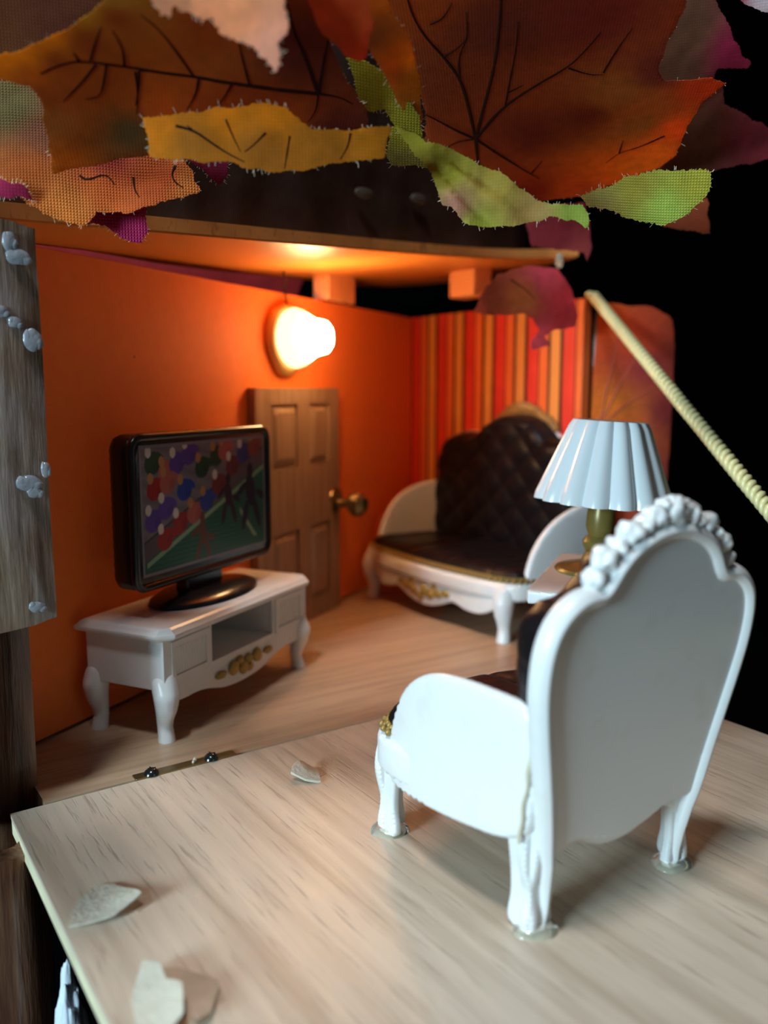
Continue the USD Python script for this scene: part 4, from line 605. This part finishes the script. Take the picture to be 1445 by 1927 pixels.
def make_leaf(name, key, label, matl=LEAFM, bend=.35, seed=1, jag=.035, curl=.25, parent=None, threads=6, stem=False, step=.14, vr=.04):
    q = LEAVES[key]; P = np.array(q['P']); r, u = np.array(q['r']), np.array(q['u']); n = np.cross(r, u)
    rng = np.random.default_rng(seed); o = np.array(q['poly'], float)
    b = resample(o, .05); tn = np.roll(b, -1, 0)-np.roll(b, 1, 0); tn /= np.linalg.norm(tn, axis=1)[:, None]+1e-9
    b = b+np.c_[-tn[:, 1], tn[:, 0]]*(rng.uniform(-1, 1, len(b))*jag+.09*(meshkit.noise(np.c_[np.arange(len(b))*.16, np.zeros(len(b)), np.full(len(b), seed)])-.5))[:, None]
    poly = Polygon(b).buffer(0); poly = max(getattr(poly, 'geoms', [poly]), key=lambda g: g.area)
    bb = np.array(poly.exterior.coords)[:-1]
    x0, y0, x1, y1 = poly.bounds; inner = poly.buffer(-.12); xs, ys = np.meshgrid(np.arange(x0, x1, step), np.arange(y0, y1, step)); g = np.c_[xs.ravel(), ys.ravel()]+.03
    g = g[shapely.contains_xy(inner, g[:, 0], g[:, 1])]; p = np.vstack([bb, g]); f = Delaunay(p).simplices; c = p[f].mean(1); f = f[shapely.contains_xy(poly, c[:, 0], c[:, 1])]
    a_ = p[f]; ar = np.cross(a_[:, 1]-a_[:, 0], a_[:, 2]-a_[:, 0]); f[ar < 0] = f[ar < 0][:, ::-1]
    cen = np.array(poly.centroid.coords[0]); size = math.sqrt(poly.area)
    line = shapely.geometry.MultiLineString([v for v in q['veins']]) if q['veins'] else None
    def height(z):
        w = bend*(meshkit.fbm(np.c_[z/size*1.6, np.full(len(z), seed*3.1)], 3, seed)-.5)*2*min(1, size/3)-curl*(np.linalg.norm(z-cen, axis=1)/size)**2
        if key == 'greenfold':      # fan of pleats running down from the stem
            a = np.arctan2(z[:, 1]-o[0, 1], z[:, 0]-o[0, 0]); rr = np.linalg.norm(z-o[0], axis=1); w = w+.13*np.sin(a*26)*np.clip((rr-.4)/1.2, 0, 1)*np.clip((4.2-rr)/1.2, 0, 1)
        return w
    lift = lambda z, e: P+z[:, :1]*r+z[:, 1:]*u+(height(z)+e)[:, None]*n
    # printed colours
    K_ = np.array(q['cols']); 
    if len(K_):
        zz = p+(.5*np.c_[meshkit.fbm(np.c_[p*1.1, p[:, :1]*0+seed], 3, 1), meshkit.fbm(np.c_[p*1.1, p[:, :1]*0+seed], 3, 2)]-.25)*.5
        dd = np.linalg.norm(zz[:, None]-K_[None, :, :2], axis=2)+.12; wgt = dd**-3.2; col = (wgt[..., None]*K_[None, :, 2:]).sum(1)/wgt.sum(1)[:, None]
    th = .012; nP = len(p); V = np.vstack([lift(p, th), lift(p, -th)]); F = np.vstack([f, f[:, ::-1]+nP]); nb = len(bb); j = np.arange(nb); k = (j+1) % nb
    e = np.vstack([f[:, [0, 1]], f[:, [1, 2]], f[:, [2, 0]]]); s = np.sort(e, 1); _, inv, cnt = np.unique(s, axis=0, return_inverse=True, return_counts=True); be = e[cnt[inv.ravel()] == 1]
    F = np.vstack([F, np.c_[be[:, 1], be[:, 0], be[:, 0]+nP], np.c_[be[:, 1], be[:, 0]+nP, be[:, 1]+nP]])
    mesh = trimesh.Trimesh(V, F, process=False); uv = np.vstack([p, p]); cc = np.vstack([col, col])
    t = parent or thing(name, label=label, cat='leaf')
    obj('leaf_blade' if parent is None else 'folded_lobe', mesh, matl, t, uv=uv, col=cc)
    if q['veins']:
        ms = []
        for i, v in enumerate(q['veins']):
            z = resample(smooth_pts(v, 2, False), .12, False); main = i < 7 and LineString(v).length > 1.6
            rad = np.linspace(1, .3, len(z))*(vr*1.45 if main else vr*.8)*(1+.3*(meshkit.noise(np.c_[np.arange(len(z))*.7, np.zeros(len(z)), np.full(len(z), i)])-.5))
            tb = tube(np.c_[z, np.zeros(len(z))], rad, 6); w = tb.vertices; tb.vertices = lift(w[:, :2], th+.012)+(w[:, 2:]*.35)*n; ms.append(tb)
        obj('veins', cat_m(ms), VEIN, t, label='dark printed veins')
    if stem:                                   # wire stem back to the trunk
        c0 = lift(cen[None], -th)[0]; k = (np.array([1.5, 25.4])-c0[:2])@np.array([-.302, .953])/(-n[:2]@np.array([-.302, .953])+1e-6)
        if 1 < k < 16: s_ = np.linspace(0, 1, 14)[:, None]; obj('leaf_stem', tube(c0+(-n)*(k-.7)*s_+np.array([0, 0, .9])*np.sin(s_*math.pi)*.6, .07), STEM, t)
    if threads:
        ms = []
        for i in rng.integers(0, nb, threads):
            z = bb[i]; out = np.array([-tn[i % len(tn), 1], tn[i % len(tn), 0]]); out = -out if shapely.contains_xy(poly, *(z+out*.05)) else out
            d2 = out+rng.uniform(-.7, .7, 2); s = np.linspace(0, rng.uniform(.02, .09), 5)[:, None]; ms.append(tube(lift(z+d2*s+rng.uniform(-1, 1, 2)*s**2*3, 0)+n*s*rng.uniform(-.5, .5), .005, 4))
        obj('frayed_threads', cat_m(ms), FRAY, t, kind='stuff')
    return t
LL = [('brown', 'large brown and yellow maple leaf with dark veins at upper left', LEAFM, .3, 3, .02, .15), ('woven', 'coarsely woven orange leaf over the top of the bark post', LEAFW, .35, 5, .03, .15),
      ('magenta', 'small magenta leaf tip over the lid edge, right of the woven orange leaf', LEAFW, .12, 6, .02, .1), ('magenta2', 'dim magenta leaf tip against the dark trunk under the yellow folded lobe', LEAFM, .1, 7, .02, .1), ('magenta3', 'magenta leaf sliver at the far left, above the bark post', LEAFM, .05, 8, .02, .1),
      ('peach', 'pale peach leaf with a jagged tip hanging at the top', LEAFM, .25, 9, .04, .1), ('tongue', 'red orange leaf tongue at the top centre', LEAFM, .2, 10, .01, .1), ('behind', 'dark maroon leaf in the top left corner behind the others', LEAFM, .3, 11, .02, .1),
      ('bigred', 'large dark red maple leaf with an orange rim and radiating veins', LEAFM, .35, 12, .015, -.25), ('greenstem', 'yellow green strip of leaf left of the large red leaf', LEAFW, .15, 13, .015, .1), ('orangestrip', 'orange curled leaf strip down the left side of the large red leaf', LEAFM, .15, 14, .01, .1),
      ('greenfold', 'crumpled yellow green leaf with pink creases under the large red leaf', LEAFM, .5, 15, .02, .1), ('lime', 'lime green woven leaf lobe at the right under the large red leaf', LEAFW, .2, 16, .03, .2),
      ('dark1', 'dark leaf with a crimson tip at upper right', LEAFM, .2, 17, .02, .1), ('dark2', 'dark brown leaf right of the large red leaf', LEAFM, .2, 18, .02, .1), ('dark3', 'small dull red leaf corner under the lime green lobe', LEAFM, .1, 19, .02, .1), ('tip', 'pale pink leaf tip in the top right corner', LEAFM, .1, 20, .02, .1),
      ('hang', 'red leaf hanging under the lid in front of the stripes', LEAFM, .3, 21, .01, .2), ('gap', 'maroon leaf seen through the gap under the lid, behind the orange wall', LEAFM, .2, 23, .02, .1), ('dangle', 'dark red leaf draped over the right end of the lid', LEAFM, .15, 22, .02, .1)]
for key, label, m, bend, seed, jag, curl in LL:
    t = make_leaf('maple_leaf', key, label, m, bend, seed, jag, curl, threads=0 if key in ('dark1', 'dark2', 'dark3', 'hang', 'dangle', 'gap', 'tip', 'tongue') else 60, stem=key in ('brown', 'peach', 'bigred', 'greenfold', 'lime'))
    if key == 'brown': make_leaf('', 'fold', '', LEAFM, .15, 4, .02, .1, parent=t, threads=70, vr=.026)
# the same leaf roof goes on to the left, past the picture's edge
for i, (c, a, tl) in enumerate((((-1.2, 16.6, 18.3), 20, .1), ((1.0, 22.0, 18.2), 140, -.1), ((-4.6, 19.5, 19.3), 250, .2))):
    R3 = rz(a); base = LEAVES['bigred']; r3 = R3@np.array([1, 0, tl]); u3 = R3@np.array([0, 1, -tl*.6]); r3 /= np.linalg.norm(r3); u3 -= r3*(u3@r3); u3 /= np.linalg.norm(u3)
    LEAVES['roof%d' % i] = dict(P=list(c), r=list(r3), u=list(u3), poly=[[x*.62, y*.62] for x, y in base['poly']], veins=[[[x*.62, y*.62] for x, y in v] for v in base['veins'][:7]], cols=[(q[0]*.62, q[1]*.62, *q[2:]) for q in base['cols']])
    make_leaf('maple_leaf', 'roof%d' % i, ('roof leaf beyond the left edge, nearest of three to the board', 'roof leaf beyond the left edge, above the bark post', 'outermost roof leaf beyond the left edge')[i], LEAFM, .3, 31+i, .02, .15, threads=0, step=.3)
# leaf glued flat round the outer wall at the right
def wrap_leaf():
    path = resample(smooth_pts([(31.46, 28.55), (32.15, 27.64), (32.83, 26.68), (33.34, 26.1), (34.2, 25.6)], 3, False), .05, False); ln = np.r_[0, np.cumsum(np.linalg.norm(np.diff(path, axis=0), axis=1))]
    o = Polygon(smooth_pts([(0, 3.0), (0, 14.9), (.8, 15.0), (1.6, 14.75), (2.3, 14.85), (3.1, 14.4), (3.5, 14.2), (3.6, 10), (3.4, 5), (2, 2.5)], 1))
    p, f, nb = fill(o, .28); d = np.gradient(path, axis=0); d /= np.linalg.norm(d, axis=1)[:, None]; nr = np.c_[d[:, 1], -d[:, 0]]
    i = np.clip(np.searchsorted(ln, p[:, 0]), 0, len(path)-1)
    def L(e): w = e+.10+.10*meshkit.fbm(np.c_[p*.5, p[:, :1]*0], 2, 3); return np.c_[path[i]+nr[i]*w[:, None], p[:, 1]]
    n = len(p); V = np.vstack([L(.03), L(0)]); e = np.vstack([f[:, [0, 1]], f[:, [1, 2]], f[:, [2, 0]]]); s = np.sort(e, 1); _, inv, cnt = np.unique(s, axis=0, return_inverse=True, return_counts=True); be = e[cnt[inv.ravel()] == 1]
    F = np.vstack([f, f[:, ::-1]+n, np.c_[be[:, 1], be[:, 0], be[:, 0]+n], np.c_[be[:, 1], be[:, 0]+n, be[:, 1]+n]])
    keys = np.array([(.3, 14, .75, .10, .015), (.8, 10, .80, .22, .02), (.6, 6, .72, .14, .02), (1.8, 13, .55, .06, .02), (1.5, 9.5, .66, .15, .02), (2.4, 12, .32, .04, .04), (2.3, 7, .3, .03, .04), (3.3, 10, .26, .03, .03), (1.5, 4, .45, .06, .04)])
    dd = np.linalg.norm(p[:, None]-keys[None, :, :2], axis=2)+.3; w = dd**-3; col = (w[..., None]*keys[None, :, 2:]).sum(1)/w.sum(1)[:, None]
    t = thing('maple_leaf', label='orange and maroon leaf wrapped on the outer wall right of the stripes', cat='leaf')
    obj('leaf_blade', trimesh.Trimesh(V, F, process=False), LEAFM, t, uv=np.vstack([p, p]), col=np.vstack([col, col]))
    ms = []; hub = np.array([.35, 9.2])
    for a, l in ((80, 4.6), (65, 3.6), (38, 3.0), (0, 2.6), (-45, 3), (-78, 3)):
        s = np.linspace(0, l, 30); z = hub+np.c_[np.cos(math.radians(a))*s, np.sin(math.radians(a))*s+.15*np.sin(s)]; k = np.clip(np.searchsorted(ln, z[:, 0]), 0, len(path)-1)
        ms.append(tube(np.c_[path[k]+nr[k]*.2, z[:, 1]], np.linspace(.05, .02, 30), 5))
    obj('veins', cat_m(ms), plain('red_vein', (.35, .05, .02), .6), t, label='dark red printed veins')
wrap_leaf()
